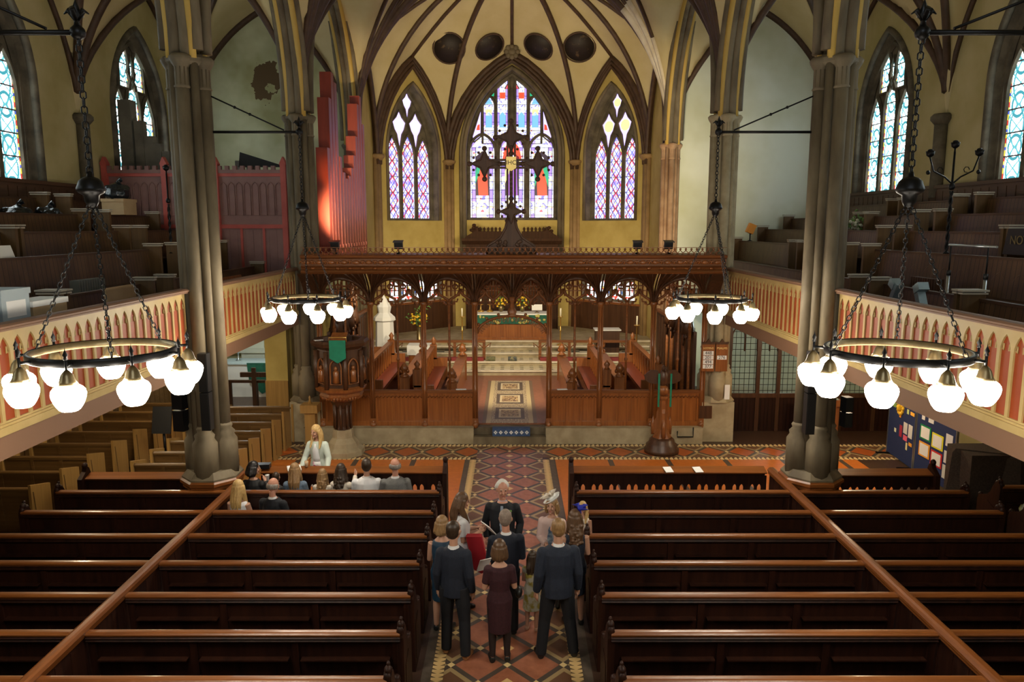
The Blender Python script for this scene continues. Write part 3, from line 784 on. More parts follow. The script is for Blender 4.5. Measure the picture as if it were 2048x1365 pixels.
# ---------------------------------------------------------------- nave pews
def rail_prof(w, h):   # rounded moulding section (y,z), about the origin, top at z=0
    return [(-w * .5, -h), (-w * .5, -h * .75), (-w * .62, -h * .6), (-w * .62, -h * .35), (-w * .45, -h * .1), (-w * .2, 0), (w * .2, 0), (w * .45, -h * .1), (w * .55, -h * .4), (w * .4, -h)]
def end_panel(x0, x1, knob=True):
    """carved bench end in the y-z plane, high at the back with a scrolled knob"""
    P = [(-.06, 0), (.5, 0), (.5, .62), (.46, .7), (.36, .74), (.24, .78), (.16, .86), (.11, .98), (.06, 1.06), (-.02, 1.1), (-.08, 1.06), (-.1, .98)]
    mb = MB().prism(P, lambda a, b, d: (d, a, b), x0, x1)
    xm = (x0 + x1) / 2
    mb.ball((xm, -.03, 1.115), .04, .055, .045, 10).ball((xm, .47, .7), .045, .05, .045, 10).ball((xm, .035, 1.07), .04, .05, .04, 8).ball((xm, -.07, 1.05), .042, .035, .06, 8).ball((xm, .0, 1.16), .022, .03, .03, 8)
    mb.prism([(.0, .15), (.42, .15), (.42, .55), (.21, .68), (.0, .6)], lambda a, b, d: (d, a, b), x0 - .008, x1 + .008)
    return mb
def make_pew(wd, name, ends=(1, 1)):
    """bench facing +y; origin at the middle of the back's foot"""
    t = thing(name, None, None); h = wd / 2
    fnx = lambda a, b, d: (d, a, b)
    b = MB().prism([(0, .1), (.035, .1), (-.03, .97), (-.065, .97)], fnx, -h, h)
    n = max(2, round(wd / 1.25))
    for i in range(n + 1):
        x = -h + .05 + (wd - .1) * i / n
        b.prism([(-.02, .1), (.0, .1), (-.06, .96), (-.09, .96)], fnx, x - .04, x + .04)
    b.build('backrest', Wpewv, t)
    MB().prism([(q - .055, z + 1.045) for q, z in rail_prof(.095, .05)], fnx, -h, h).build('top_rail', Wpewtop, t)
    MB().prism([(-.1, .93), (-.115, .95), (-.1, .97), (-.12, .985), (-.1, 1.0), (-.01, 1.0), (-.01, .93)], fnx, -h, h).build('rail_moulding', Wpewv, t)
    for i in range(n):
        xa = -h + .12 + (wd - .1) * i / n; xb = xa + (wd - .1) / n - .14
        MB().box(xa, xb, -.13, -.03, .72, .735).build('book_ledge', Wpewv, t)
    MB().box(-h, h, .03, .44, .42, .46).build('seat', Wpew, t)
    for s, e in zip((-1, 1), ends):
        if e: end_panel(s * h - .04, s * h + .04).build('bench_end', Wpewv, t)
        else: MB().box(s * h - .03, s * h + .03, 0, .42, 0, .42).build('bench_end', Wpewv, t)
    return t
ROWS = [12.3, 11.38, 10.47, 9.57, 8.68, 7.81, 6.94, 6.07]
XL, XR, XP, XO = -1.2, 1.06, 4.72, 7.75
def place(root, x, y, label, group, first):
    o = root if first else copy_tree(root)
    o.location = (x, y, 0); o['label'] = label; o['category'] = 'pew'; o['group'] = group; return o
blocks = [('left block beside the aisle', XL - .04, -XP, (0, 1)), ('right block beside the aisle', XR + .04, XP, (1, 0)),
          ('far left block beyond the long partition', -XP - .12, -XO, (1, 0)), ('far right block beyond the long partition', XP + .12, XO, (0, 1))]
for nm, xa, xb, e in blocks:
    x0, x1 = sorted((xa, xb)); p = make_pew(x1 - x0, 'pew', e)
    inner = abs(xa) < 2
    for k, y in enumerate(ROWS):
        if k == 7: continue
        place(p, (x0 + x1) / 2, y, 'dark mahogany pew, %s from the front in the %s' % (ORD[k], nm), 'pews in the ' + nm, k == 0)
# pew fronts: panelled desk with a row of pointed piercings
def make_front(wd, ends):
    t = thing('front_desk', None, None); h = wd / 2; mb = MB()
    n = round(wd / .34)
    for i in range(n):
        c0 = -h + (i + .5) * wd / n
        for sg in (-1, 1):
            c = c0 + sg * .064; u0, u1 = sorted((c0, c0 + sg * wd / n / 2))
            wall_arch(mb, lambda u, z, d: (u, d, z), u0, u1, .1, .96, c, .038, .5, .66, .07, .03, 3)
            wall_arch(mb, lambda u, z, d: (u, .03 - d, z), u0, u1, .1, .96, c, .038, .5, .66, .07, .0, 3)
    for i in range(n // 4 + 1):
        x = -h + wd * i / (n // 4); mb.box(x - .025, x + .025, -.02, .0, .15, .9)
    mb.build('panel', Wpewv, t)
    MB().box(-h, h, -.04, .08, 0, .12).build('plinth', Wpew, t)
    MB().prism([(-.1, .96), (-.12, .99), (.1, 1.05), (.12, 1.02), (.08, .95)], lambda a, b, d: (d, a, b), -h, h).build('book_rest', Wpewtop, t)
    for s, e in zip((-1, 1), ends):
        if e:
            P = [(-.24, 0), (.1, 0), (.12, 1.02), (.07, 1.14), (.0, 1.2), (-.05, 1.1), (-.2, 1.0)]
            MB().prism(P, lambda a, b, d: (d, a, b), s * h - .04, s * h + .04).ball((s * h, .0, 1.2), .05, .055, .06, 10).build('end_panel', Wpewv, t)
    return t
for (nm, xa, xb, e), yy in zip(blocks, (13.45, 13.45, 13.1, 13.3)):
    x0, x1 = sorted((xa, xb))
    if nm.startswith('far right'): x0 = 5.85
    if nm.startswith('far left'): x1 = -5.85
    if nm.startswith('left'): x0 = -4.65
    t = make_front(x1 - x0, e if 'far' in nm else ((0, 1) if x0 < 0 else (1, 0))); t.location = ((x0 + x1) / 2, yy, 0)
    tag(t, 'panelled desk with pierced arches, ' + nm.replace('block', 'pew block'), 'pew desk', 'pew desks')
for s in (-1, 1):
    p = thing('pew_partition', 'long %s mahogany partition with moulded rail between pew blocks' % ('left' if s < 0 else 'right'), 'partition', (s * 4.78, 9, 0), 'pew partitions')
    y1 = 12.42 if s < 0 else 13.3
    x = s * 4.78
    mb = MB().box(x - .03, x + .03, 5.4, y1, .02, 1.0)
    for k in range(28): mb.box(x - .036, x + .036, 5.5 + k * .28, 5.515 + k * .28, .1, .95) if 5.6 + k * .28 < y1 else None
    mb.build('panel', Wpewv, p)
    MB().prism([(q + x, z + 1.11) for q, z in rail_prof(.12, .12)], lambda a, b, d: (a, d, b), 5.4, y1).build('top_rail', WpewY, p)

# ---------------------------------------------------------------- oak benches in the left aisle
def make_oak(wd):
    t = thing('oak_bench', None, None); h = wd / 2
    b = MB().prism([(0, .08), (.03, .08), (-.04, .88), (-.07, .88)], lambda a, b, d: (d, a, b), -h, h)
    for k in range(4):
        x = -h + wd * k / 3; b.prism([(-.015, .1), (0, .1), (-.06, .86), (-.085, .86)], lambda a, b, d: (d, a, b), x - .03, x + .03)
    b.build('backrest', Woak, t)
    MB().prism([(q - .055, z + .93) for q, z in rail_prof(.07, .07)], lambda a, b, d: (d, a, b), -h, h).build('top_rail', Woak, t)
    MB().box(-h, h, .03, .42, .41, .45).build('seat', Woak, t)
    for s in (-1, 1):
        MB().prism([(-.13, 0), (.42, 0), (.42, .86), (-.13, 1.0)], lambda a, b, d: (d, a, b), s * h - .025, s * h + .025).build('bench_end', WoakZ, t)
    return t
p = make_oak(1.75)
for k in range(8):
    y = 12.75 + k * .92
    o = p if k == 0 else copy_tree(p); o.location = (-9.35, y, 0)
    tag(o, 'light oak bench with square ends by the outer wall, %s row from the back' % ORD[k], 'bench', 'oak benches along the left wall')
p = make_oak(1.75)
for k in range(8):
    y = 13.35 + k * .78
    o = p if k == 0 else copy_tree(p); o.location = (-6.5, y, 0)
    tag(o, 'light oak bench with square ends behind the left column, %s row from the back' % ORD[k], 'bench', 'oak benches behind the left column')
# ---------------------------------------------------------------- galleries
GX = 5.42
TI = [(6.62, 3.5, 4.47), (7.55, 3.95, 5.02), (8.4, 4.33, 5.4), (9.25, 4.7, 5.75), (10.1, 5.05, 6.1)]    # row back x, floor z, top z
GY0 = 6.6
for s, nm in ((-1, 'left'), (1, 'right')):
    mb = MB(); X = lambda a, b: sorted((s * a, s * b))
    mb.box(*X(GX + .05, 10.7), GY0, YE, 3.06, 3.3)
    xs = [GX + .05] + [t[0] + .05 for t in TI] + [10.7]
    for i in range(6):
        z = TI[i][1] if i < 5 else 5.4
        mb.box(*X(xs[i], xs[i + 1]), GY0, YE, 3.3, z - (.1 if i == 0 else 0))
    g = struct('floor_gallery_' + nm, mb, Wgal)
    slab('ceiling_gallery_' + nm, *X(GX + .05, 10.7), GY0, YE, 3.02, 3.06, plain('soffit', (.6, .5, .28), .8))
    slab('trim_gallery_' + nm, *X(GX - .02, GX + .12), GY0, YC[3] - .3, 3.04, 3.3, Fascia)
    d = MB()
    d.box(*X(10.55, 10.7), 7, YE - .1, 5.4, 6.42); 
    for k in range(60): d.box(*X(10.54, 10.56), 7 + k * .3, 7.015 + k * .3, 5.4, 6.35)
    d.box(*X(10.5, 10.7), 7, YE - .1, 6.42, 6.5)
    struct('baseboard_gallery_' + nm, d, Wgal)
    for bay, (ya, yb) in enumerate(((7.1, YC[2] - .34), (YC[2] + .34, YC[3] - .34))):
        t = thing('gallery_balustrade', 'cream and terracotta gallery front with pointed arches, %s side, %s the near column' % (nm, 'nearer than' if bay == 0 else 'beyond'), 'balustrade', (s * GX, (ya + yb) / 2, 3.3), 'gallery fronts')
        n = round((yb - ya) / .232); pw = (yb - ya) / n; f = MB()
        for i in range(n):
            c = ya + (i + .5) * pw
            wall_arch(f, lambda u, z, d: (s * (GX + d), u, z), c - pw / 2, c + pw / 2, 3.38, 4.4, c, pw * .385, 3.43, 4.13, .2, .022, 4)
            for q in (-1, 1):   # cusps of the trefoil head
                f.tube([(s * (GX + .02), c + q * pw * .385, 4.17), (s * (GX + .015), c + q * pw * .2, 4.15), (s * (GX + .015), c + q * pw * .22, 4.22)], .01, 5)
        f.box(*X(GX - .05, GX + .05), ya, yb, 3.3, 3.385).box(*X(GX - .025, GX + .05), ya, yb, 3.385, 3.41)
        f.build('tracery_frame', Cream, t)
        MB().box(*X(GX + .024, GX + .09), ya, yb, 3.38, 4.4).build('backing_panel', Orange, t)
        MB().prism([(s * (GX + .02 + q), z + 4.48) for q, z in rail_prof(.17, .08)], lambda a, b, d: (a, d, b), ya, yb).build('handrail', Fascia, t)
# gallery benches: parallel to the nave, facing it
def make_gpew(s, L, h, arches=False):
    t = thing('gallery_pew', None, None); l = L / 2
    fn = lambda a, b, d: (s * a, d, b)
    b = MB().prism([(0, 0), (.05, 0), (.13, h - .03), (.09, h - .03)], fn, -l, l)
    if arches:
        for i in range(int(L / .5)):
            c = -l + .25 + i * .5; b.tube([(s * (.02 + .08 * (z / h)), c + q, z) for q, z in [(-.2, .1)] + [(x, .55 + y) for x, y in arch_pts(.2, .28, 5)] + [(.2, .1)]], .014, 5)
    b.build('backrest', WgalB, t)
    MB().prism([(.07, h - .04), (.07, h), (.17, h), (.17, h - .04)], fn, -l, l).build('top_rail', Wgal, t)
    MB().box(*sorted((s * -.34, s * .05)), -l, l, .4, .44).build('seat', Wgal, t)
    for q in (-1, 1):
        e = MB().box(*sorted((s * -.16, s * .17)), q * l - .04, q * l + .04, 0, h + .06).build('bench_end', WgalEnd, t)
        MB().box(*sorted((s * -.18, s * .19)), q * l - .055, q * l + .055, h + .06, h + .085).box(*sorted((s * -.19, s * .2)), q * l - .065, q * l + .065, h + .1, h + .125).build('cap', Wcap, e)
    return t
for s, nm in ((-1, 'left'), (1, 'right')):
    for r, (x, zf, zt) in enumerate(TI):
        yend = 19.6 if s < 0 else YE - .15
        if r == 0: segs = [(7.2, 10.75), (10.9, 13.55), (14.35, yend)]
        elif r == 1: segs = [(8.0, 15.9), (16.9, 19.6)] + ([(20.2, yend)] if s > 0 else [])
        elif r == 2: segs = [(8.6, 12.6), (12.75, 16.35), (17.1, 19.55)] + ([(20.2, yend)] if s > 0 else [])
        else: segs = [(9, 16.35), (17.2, 19.6)] + ([(20.2, yend)] if s > 0 else [])
        for q, (ya, yb) in enumerate(segs):
            t = make_gpew(s, yb - ya, zt - zf - (.0), r == 1); t.location = (s * x, (ya + yb) / 2, zf)
            tag(t, '%s gallery pew, %s row up from the gallery front, %s section away from the viewer' % (nm, ORD[r], ORD[q]), 'pew', 'pews of the %s gallery' % nm)
# ---------------------------------------------------------------- chancel screen
SY = 18.78; PX = [-4.85, -3.56, -2.23, -.94, .94, 2.23, 3.56, 4.85]; ZS, ZC0, ZC1 = 3.6, 4.36, 4.8
scr = thing('chancel_screen', 'carved oak chancel screen with arcaded tracery on a stone kerb', 'screen', (0, SY, KZ))
for x in PX:
    p = MB()
    p.box(x - .07, x + .07, SY - .07, SY + .07, KZ, KZ + .2)
    p.lathe([(.065, .2), (.065, .9), (.075, .93), (.055, .97), (.05, 2.0), (.07, 2.05), (.05, 2.1), (.05, 3.05), (.09, 3.12), (.1, 3.2)], (x, SY, KZ), 8, True)
    for q in (-1, 1): p.tube([(x + q * .05, SY - .05, KZ + .2), (x + q * .05, SY - .05, ZS)], .02, 6)
    p.build('post', Wscr, scr)
    MB().lathe([(.1, -.16), (.07, 0)], (x, SY, KZ + .17), 8).ball((x, SY - .07, KZ + .02), .075, .06, .09, 10).build('post_foot', Wscr, scr)
bays = [(a, b) for a, b in zip(PX, PX[1:]) if not (a < 0 < b)]
for a, b in bays:
    m_ = (a + b) / 2; p = MB()
    p.lathe([(.028, 1.31), (.028, 2.1), (.045, 2.13), (.045, 2.17), (.028, 2.2), (.028, 3.5), (.05, 3.55), (.055, 3.62)], (m_, SY, 0), 8)
    p.build('mullion', Wscrx, scr)
    q = MB().box(a + .06, b - .06, SY - .02, SY + .02, KZ + .02, 1.2)
    q.box(a + .06, b - .06, SY - .05, SY + .05, KZ, KZ + .12).box(a + .06, b - .06, SY - .04, SY + .04, 1.12, 1.28)
    for k in range(4):
        u = a + .09 + (b - a - .18) * k / 3; q.box(u - .03, u + .03, SY - .045, SY + .045, KZ + .1, 1.14)
    q.build('dado_panel', Wpanel, scr)
    r = MB()
    for k in range(12):
        u = a + .13 + (b - a - .26) * k / 11
        r.tube([(u - .05, SY - .045, 1.16), (u, SY - .055, 1.22), (u + .05, SY - .045, 1.16)], .014, 5)
    r.build('carved_frieze', Wscrx, scr)
    MB().prism([(SY + y_, 1.36 + z_) for y_, z_ in rail_prof(.13, .09)], lambda y_, z_, d: (d, y_, z_), a + .05, b - .05).build('sill_rail', Wscrx, scr)
def cove(z): t = max(0, (z - ZS) / (ZC0 - ZS)); return .62 * t * t
def fan(a, b):
    m = MB(); c = (a + b) / 2; hw = (b - a) / 2 - .05
    fn = lambda u, z, d: (u, SY - cove(z) + d, z)
    A = [(c + x, ZS + y) for x, y in arch_pts(hw, .64, 9)]
    L = [(a, ZS)] + [(a + (b - a) * i / (len(A) - 1), ZC0) for i in range(len(A))] + [(b, ZS)]
    for i in range(len(A) - 1):
        for k in range(4):
            def g(p, q, t): return (p[0] + (q[0] - p[0]) * t, p[1] + (q[1] - p[1]) * t)
            p0, p1 = A[i], A[i + 1]; q0, q1 = (p0[0], ZC0), (p1[0], ZC0)
            quad = [g(p0, q0, k / 4), g(p1, q1, k / 4), g(p1, q1, (k + 1) / 4), g(p0, q0, (k + 1) / 4)]
            m.add([fn(*v, 0) for v in quad], [(0, 1, 2, 3)]); m.add([fn(*v, .05) for v in quad], [(3, 2, 1, 0)])
    m.tube([fn(x, z, -.02) for x, z in A], .045, 6); m.tube([fn(x, z, .04) for x, z in A], .03, 6)
    for e, sg in ((a, 1), (b, -1)):
        for k in range(4):
            x1 = e + sg * (b - a) * k / 8 * 1.0
            P = []
            for j in range(8):
                t = j / 7; z = ZS - .05 + (ZC0 - ZS + .05) * t; P.append((e + (x1 - e) * t ** 1.5, SY - cove(z) - .02, z))
            m.tube(P, .022, 5)
    return m
def tracery(a, b, door=False):
    m = MB(); c = (a + b) / 2; hw = (b - a) / 2 - .07; y = SY
    top = lambda u: ZS + arch_y(u - c, hw, .62)
    subs = [(a + .07, c), (c, b - .07)] if not door else [(a + .07, c), (c, b - .07)]
    for u0, u1 in subs:
        mid = (u0 + u1) / 2; w_ = (u1 - u0) / 2
        for q in (-1, 1):
            og = [(mid + q * w_, ZS - .02), (mid + q * w_ * .85, ZS + .08), (mid + q * w_ * .5, ZS + .14), (mid + q * w_ * .2, ZS + .2), (mid, ZS + .34)]
            m.tube([(u, y, z) for u, z in og], .034, 6)
            cu = [(mid + q * w_ * .95, ZS - .03), (mid + q * w_ * .7, ZS - .06), (mid + q * w_ * .55, ZS + .02), (mid + q * w_ * .3, ZS + .02), (mid + q * w_ * .22, ZS + .1)]
            m.tube([(u, y, z) for u, z in cu], .022, 5)
            m.ball((mid + q * w_ * .55, y, ZS - .02), .035, n=6)
    n = 11
    for k in range(1, n):
        u = a + .07 + 2 * hw * k / n
        if top(u) > ZS + .2: m.tube([(u, y, ZS + .16), (u, y, top(u))], .019, 4, smooth=False)
    for k in range(2): 
        z = ZS + .3 + .12 * k; hh = [u / 20 for u in range(-20, 21) if top(c + u / 20 * hw) > z]
        if hh: m.tube([(c + hh[0] * hw, y, z), (c + hh[-1] * hw, y, z)], .017, 4, smooth=False)
    for du, dz, r in ((0, .48, .085), (-.16, .4, .06), (.16, .4, .06), (-.3, .28, .055), (.3, .28, .055)):
        if ZS + dz + r < top(c + du) + .05:
            m.tube([(c + du + r * math.cos(t * PI / 5), y, ZS + dz + r * math.sin(t * PI / 5)) for t in range(10)], .022, 5, True)
    if door: m.lathe([(.0, -.16), (.03, -.12), (.02, -.05), (.035, 0), (.03, .2)], (c, y, ZS), 8)
    return m
for a, b in bays:
    fan(a, b).build('coved_arch', Wdark, scr); tracery(a, b).build('tracery', Wscrx, scr)
for a, b in ((-.94, 0), (0, .94)):
    fan(a, b).build('coved_arch', Wdark, scr); tracery(a, b, True).build('tracery', Wscrx, scr)
for a, b in ((-5.2, -4.85), (4.85, 5.2)):
    MB().add([(a, SY - cove(z), z) for z in (ZS, 3.9, 4.15, ZC0)] + [(b, SY - cove(z), z) for z in (ZS, 3.9, 4.15, ZC0)], [(i, i + 1, i + 5, i + 4) for i in range(3)]).build('coved_end', Wdark, scr)
MB().lathe([(0, -.3), (.05, -.26), (.03, -.2), (.07, -.12), (.05, -.02), (.09, .06), (.08, .15)], (0, SY - .03, ZS), 8).build('pendant_boss', Wscrx, scr)
# low crocketed arch over the doorway
g = MB(); AP = [(x, 2.83 + arch_y(x, .88, .88) * .5) for x in [i / 16 * .88 for i in range(-16, 17)]]
AP = [(.88 * math.sin(t), 2.8 + .46 * math.cos(t)) for t in [R(-88 + 176 * i / 24) for i in range(25)]]
g.tube([(x, SY, z) for x, z in AP], .035, 6)
g.build('door_arch', Wscrx, scr)
g = MB()
for i in range(2, 23):
    x, z = AP[i]; d = Vector((-x * .4, 0, 2.5 - z)).normalized()
    g.tube([(x, SY, z), (x + d.x * .09 - .03, SY, z + d.z * .09), (x + d.x * .15, SY, z + d.z * .15), (x + d.x * .09 + .03, SY, z + d.z * .09), (x, SY, z)], .013, 5)
    if i % 3 == 0: g.ball((x - d.x * .07, SY, z - d.z * .07), .04, .03, .04, 6)
g.lathe([(.0, .3), (.05, .24), (.08, .18), (.12, .1), (.1, .02), (.16, -.02)][::-1], (0, SY, 3.28), 8)
g.build('crockets', Wscr, scr)
# cornice, frieze and cresting
fx = lambda y_, z_, d: (d, y_, z_)
CF = SY - .66
MB().prism([(SY, ZC0), (CF - .02, ZC0), (CF - .06, ZC0 + .04), (CF - .02, ZC0 + .08), (CF + .03, ZC0 + .1), (CF + .0, ZC0 + .15), (CF - .05, ZC0 + .17), (CF + .02, ZC0 + .19), (CF + .02, ZC0 + .36), (CF - .06, ZC0 + .39), (CF - .08, ZC0 + .44), (CF - .02, ZC0 + .46), (SY + .55, ZC0 + .46), (SY + .55, ZC0)], fx, -5.08, 5.16).build('cornice', Wscrx, scr)
fz = MB()
for k in range(34):
    x = -4.95 + k * .3; m = MB()
    fz.ball((x, CF, ZC0 + .275), .085, .03, .05, 8)
    for q in (-1, 1): fz.tube([(x + q * .07, CF, ZC0 + .25), (x + q * .13, CF - .01, ZC0 + .31), (x + q * .17, CF, ZC0 + .24)], .022, 5)
    fz.ball((x + .15, CF + .0, ZC0 + .13), .06, .03, .03, 6)
fz.build('leaf_frieze', Wpanel, scr)
cr = MB(); z0 = ZC0 + .46
cr.tube([(-5.08, CF + .02, z0 + .17), (5.16, CF + .02, z0 + .17)], .008, 4, smooth=False)
for k in range(76):
    x = -5.0 + k * .133
    cr.tube([(x + .05, CF + .02, z0), (x + .055, CF + .02, z0 + .05), (x, CF + .02, z0 + .1), (x - .055, CF + .02, z0 + .05), (x - .05, CF + .02, z0)], .012, 4)
    cr.ball((x, CF + .02, z0 + .13), .03, .015, .028, 6); cr.tube([(x, CF + .02, z0 + .08), (x, CF + .02, z0 + .16)], .01, 4)
cr.build('cresting', Wscr, scr)
# great cross on the screen
RY = SY - .3; zb = ZC0 + .462; ZX = 6.98
rc = thing('rood_cross', 'large carved dark wooden cross standing on top of the chancel screen', 'cross', (-.02, RY, zb))
b = MB()
for q in (-1, 1):
    P = [(q * .06, 5.72), (q * .12, 5.45), (q * .25, 5.2), (q * .55, 5.0), (q * .57, zb), (q * .06, zb)]
    b.prism(P, lambda x, z, d: (x - .02, d, z), RY - .06, RY + .06)
    b.tube([(-.02 + x, RY - .07, z) for x, z in [(q * .08, 5.72), (q * .14, 5.45), (q * .27, 5.22), (q * .57, 5.02), (q * .59, zb)]], .03, 6)
    for k in range(9):
        t = random.random(); b.ball((-.02 + q * (.12 + .35 * t), RY - .07, zb + .06 + .18 * random.random() + (1 - t) * .15), .05, .03, .05, 6)
b.build('flared_base', Wrood, rc)
s_ = MB().box(-.13, .09, RY - .05, RY + .05, zb, 5.75)
for x in (-.11, .07): s_.box(x - .025, x + .025, RY - .05, RY + .05, 5.7, 7.6)
s_.box(-.06, .02, RY - .02, RY + .02, 5.7, 7.6)
for k in range(14): s_.ball((-.02, RY - .05, 5.95 + k * .11), .035, .02, .03, 6)
s_.build('shaft', Wrood, rc)
a_ = MB()
for z in (ZX - .09, ZX + .09): a_.box(-.75, .71, RY - .05, RY + .05, z - .025, z + .025)
a_.box(-.75, .71, RY - .02, RY + .02, ZX - .05, ZX + .05)
a_.build('arm', Wrood, rc)
def lozenge(cx, cz, k, nm):
    m = MB(); P = []
    for i in range(4):
        t = i * PI / 2; P += [(cx + k * .34 * math.cos(t), cz + k * .34 * math.sin(t)), (cx + k * .14 * math.cos(t + PI / 4), cz + k * .14 * math.sin(t + PI / 4))]
    m.prism(P, lambda x, z, d: (x, d, z), RY - .04, RY + .04)
    n = len(P); m.tube([(x, RY - .05, z) for x, z in P], .028, 5, True)
    for i in range(4):
        t = i * PI / 2; x, z = cx + k * .36 * math.cos(t), cz + k * .36 * math.sin(t)
        m.ball((x, RY, z), .065, .05, .065, 8)
        for w_ in (-.5, .5): m.ball((cx + k * .3 * math.cos(t + w_), RY, cz + k * .3 * math.sin(t + w_)), .035, .03, .035, 6)
    m.build(nm, Wrood, rc)
lozenge(-.66, ZX, 1, 'arm_terminal'); lozenge(.62, ZX, 1, 'arm_terminal'); lozenge(-.02, 7.6, 1.05, 'head_terminal'); lozenge(-.02, 5.85, .85, 'foot_knop')
sh = MB().prism([(-.14, ZX + .16), (.1, ZX + .16), (.1, ZX - .1), (-.02, ZX - .18), (-.14, ZX - .1)], lambda x, z, d: (x, d, z), RY - .11, RY - .05).build('shield', Gold, rc)
def text(body, size, loc, mat, parent=None, rz=0, rx=PI / 2, name='lettering', ext=.002):
    c = bpy.data.curves.new(name, 'FONT'); c.body = body; c.size = size; c.extrude = ext; c.align_x = 'CENTER'; c.align_y = 'CENTER'
    f = bpy.data.objects.new(name, c); col.objects.link(f)
    me = bpy.data.meshes.new_from_object(f); bpy.data.objects.remove(f); bpy.data.curves.remove(c)
    o = bpy.data.objects.new(name, me); col.objects.link(o); me.materials.clear(); me.materials.append(mat)
    o.location = loc; o.rotation_euler = (rx, 0, rz)
    if parent:
        o.parent = parent
        o.matrix_parent_inverse = Matrix.Translation(-Vector(parent.location)) if parent.parent is None else Matrix()
    return o
text('IHC', .145, (-.02, RY - .115, ZX + .02), Wdark, sh)

# ---------------------------------------------------------------- chancel furnishing
AF = zs[5]
al = thing('altar', 'long wooden high altar with white linen top and green frontal band', 'altar', (0, 28.4, AF))
q = MB().box(-1.35, 1.35, 28.1, 28.9, AF, AF + .95)
for k in range(6): q.box(-1.35 + k * .54 - .04, -1.35 + k * .54 + .04, 28.05, 28.1, AF, AF + .95)
q.box(-1.4, 1.4, 28.02, 28.9, AF, AF + .1)
q.build('panelled_front', Wpanel, al)
MB().box(-1.42, 1.42, 27.98, 28.95, AF + .95, AF + 1.0).build('linen_top', WhiteCloth, al)
fl = MB().box(-1.42, 1.42, 27.97, 27.985, AF + .62, AF + .955).build('green_frontal', DkGreen, al)
rnd = random.Random(3); fy = MB()
for k in range(26): fy.ball((rnd.uniform(-1.3, 1.3), 27.955, AF + rnd.uniform(.66, .93)), rnd.uniform(.03, .09), .012, rnd.uniform(.03, .07), 6)
fy.build('embroidery', plain('yellow_embroidery', (.45, .42, .12), .7), fl)
def flowers(name, label, c, r, n, colr, seed, h=.0):
    t = thing(name, label, 'flowers', c); rr = random.Random(seed); f = MB(); l = MB()
    for k in range(n):
        d = Vector((rr.gauss(0, 1), rr.gauss(0, .7), rr.gauss(0, 1))).normalized() * r * rr.uniform(.4, 1)
        f.ball(Vector(c) + d + Vector((0, 0, h + r)), .045, .04, .035, 6)
        e = Vector(c) + Vector((rr.gauss(0, .5) * r, rr.gauss(0, .4) * r, h + r + rr.gauss(0, .5) * r)); 
        a = rr.uniform(0, 6.28); L = rr.uniform(.08, .18)
        l.tube([e, e + Vector((L * math.cos(a) * .5, L * .3 * math.sin(a), L * .5)), e + Vector((L * math.cos(a), L * .5 * math.sin(a), L * .3))], [.012, .03, .004], 4)
    f.build('blossom', colr, t); l.build('foliage', Leaf, t)
    MB().lathe([(.05, 0), (.09, .05), (.1, .15), (.07, h + r * .5 + .05)], c, 10).build('vase', Brass, t)
    return t
flowers('flower_arrangement', 'yellow and white flower arrangement beside the wooden altar wall, left of centre', (-3.35, 26.8, .98), .32, 60, Yellow, 5, .9)
flowers('flower_arrangement', 'yellow flowers standing on the high altar, left of its middle', (-.42, 28.72, AF + 1.002), .24, 40, Yellow, 6, .12)
flowers('flower_arrangement', 'yellow flowers standing on the high altar, right of its middle', (.4, 28.72, AF + 1.002), .24, 40, Yellow, 8, .12)
bk = thing('book_stand', 'brass book stand with an open book on the right end of the altar', 'book stand', (.95, 28.4, AF + 1.0))
MB().lathe([(.1, 0), (.02, .03), (.02, .15)], (.95, 28.4, AF + 1.0), 10).build('foot', Brass, bk); MB().obox((.95, 28.38, AF + 1.2), (.4, .03, .26), rx=-.7).build('book', Paper, bk)
def candle(x, y, z, h, label, gp=None):
    t = thing('candlestick', label, 'candlestick', (x, y, z), gp)
    MB().lathe([(.13, 0), (.13, .03), (.04, .08), (.025, .12), (.025, h * .5), (.05, h * .52), (.025, h * .55), (.025, h), (.1, h + .02), (.1, h + .04)], (x, y, z), 12).build('stand', Gold, t)
    MB().lathe([(.03, 0), (.03, .3), (.005, .31)], (x, y, z + h + .04), 8).build('candle', Wax, t)
candle(-1.85, 27.6, zs[4], 1.05, 'tall gilt candlestick left of the altar, white candle'); candle(1.8, 27.6, zs[4], 1.05, 'tall gilt candlestick right of the altar, white candle')
candle(4.2, 25.0, KZ, 1.75, 'large paschal candle on a wooden stand at far right of the chancel')
for x in (-1.2, -.85): candle(x, 28.7, AF + 1.002, .25, 'small candlestick on the left end of the altar', 'altar candles')
rr_ = thing('reredos', 'dark carved reredos with pierced cresting behind the altar', 'reredos', (0, 31.2, AF))
q = MB().box(-1.9, 1.9, 31.2, 31.5, AF, 4.75)
for k in range(9): q.box(-1.9 + k * .475 - .03, -1.9 + k * .475 + .03, 31.12, 31.2, AF, 4.6)
q.build('panel', Wrere, rr_); MB().prism([(31.15, 4.75), (30.95, 4.9), (30.95, 5.0), (31.55, 5.0), (31.55, 4.75)], fx, -2.05, 2.05).build('cornice', Wrere, rr_)
for s in (-1, 1):
    q = MB().box(*sorted((s * .4, s * 1.4)), 31.15, 31.35, 5.0, 5.28)
    for k in range(6): q.lathe([(.05, 0), (.03, .05), (.06, .1), (0, .2)], (s * (.5 + k * .16), 31.25, 5.28), 6)
    for k in range(14): q.ball((s * (1.5 + .18 * rnd.uniform(-1, 1)), 31.25, 5.1 + .45 * rnd.random()), .09, .07, .07, 6)
    q.prism([(s * 1.4, 5.0), (s * 1.95, 5.0), (s * 1.9, 5.08), (s * 1.5, 5.3), (s * 1.4, 5.5)], lambda a, b, d: (a, d, b), 31.15, 31.35)
    q.build('pierced_crest', Wrere, rr_)
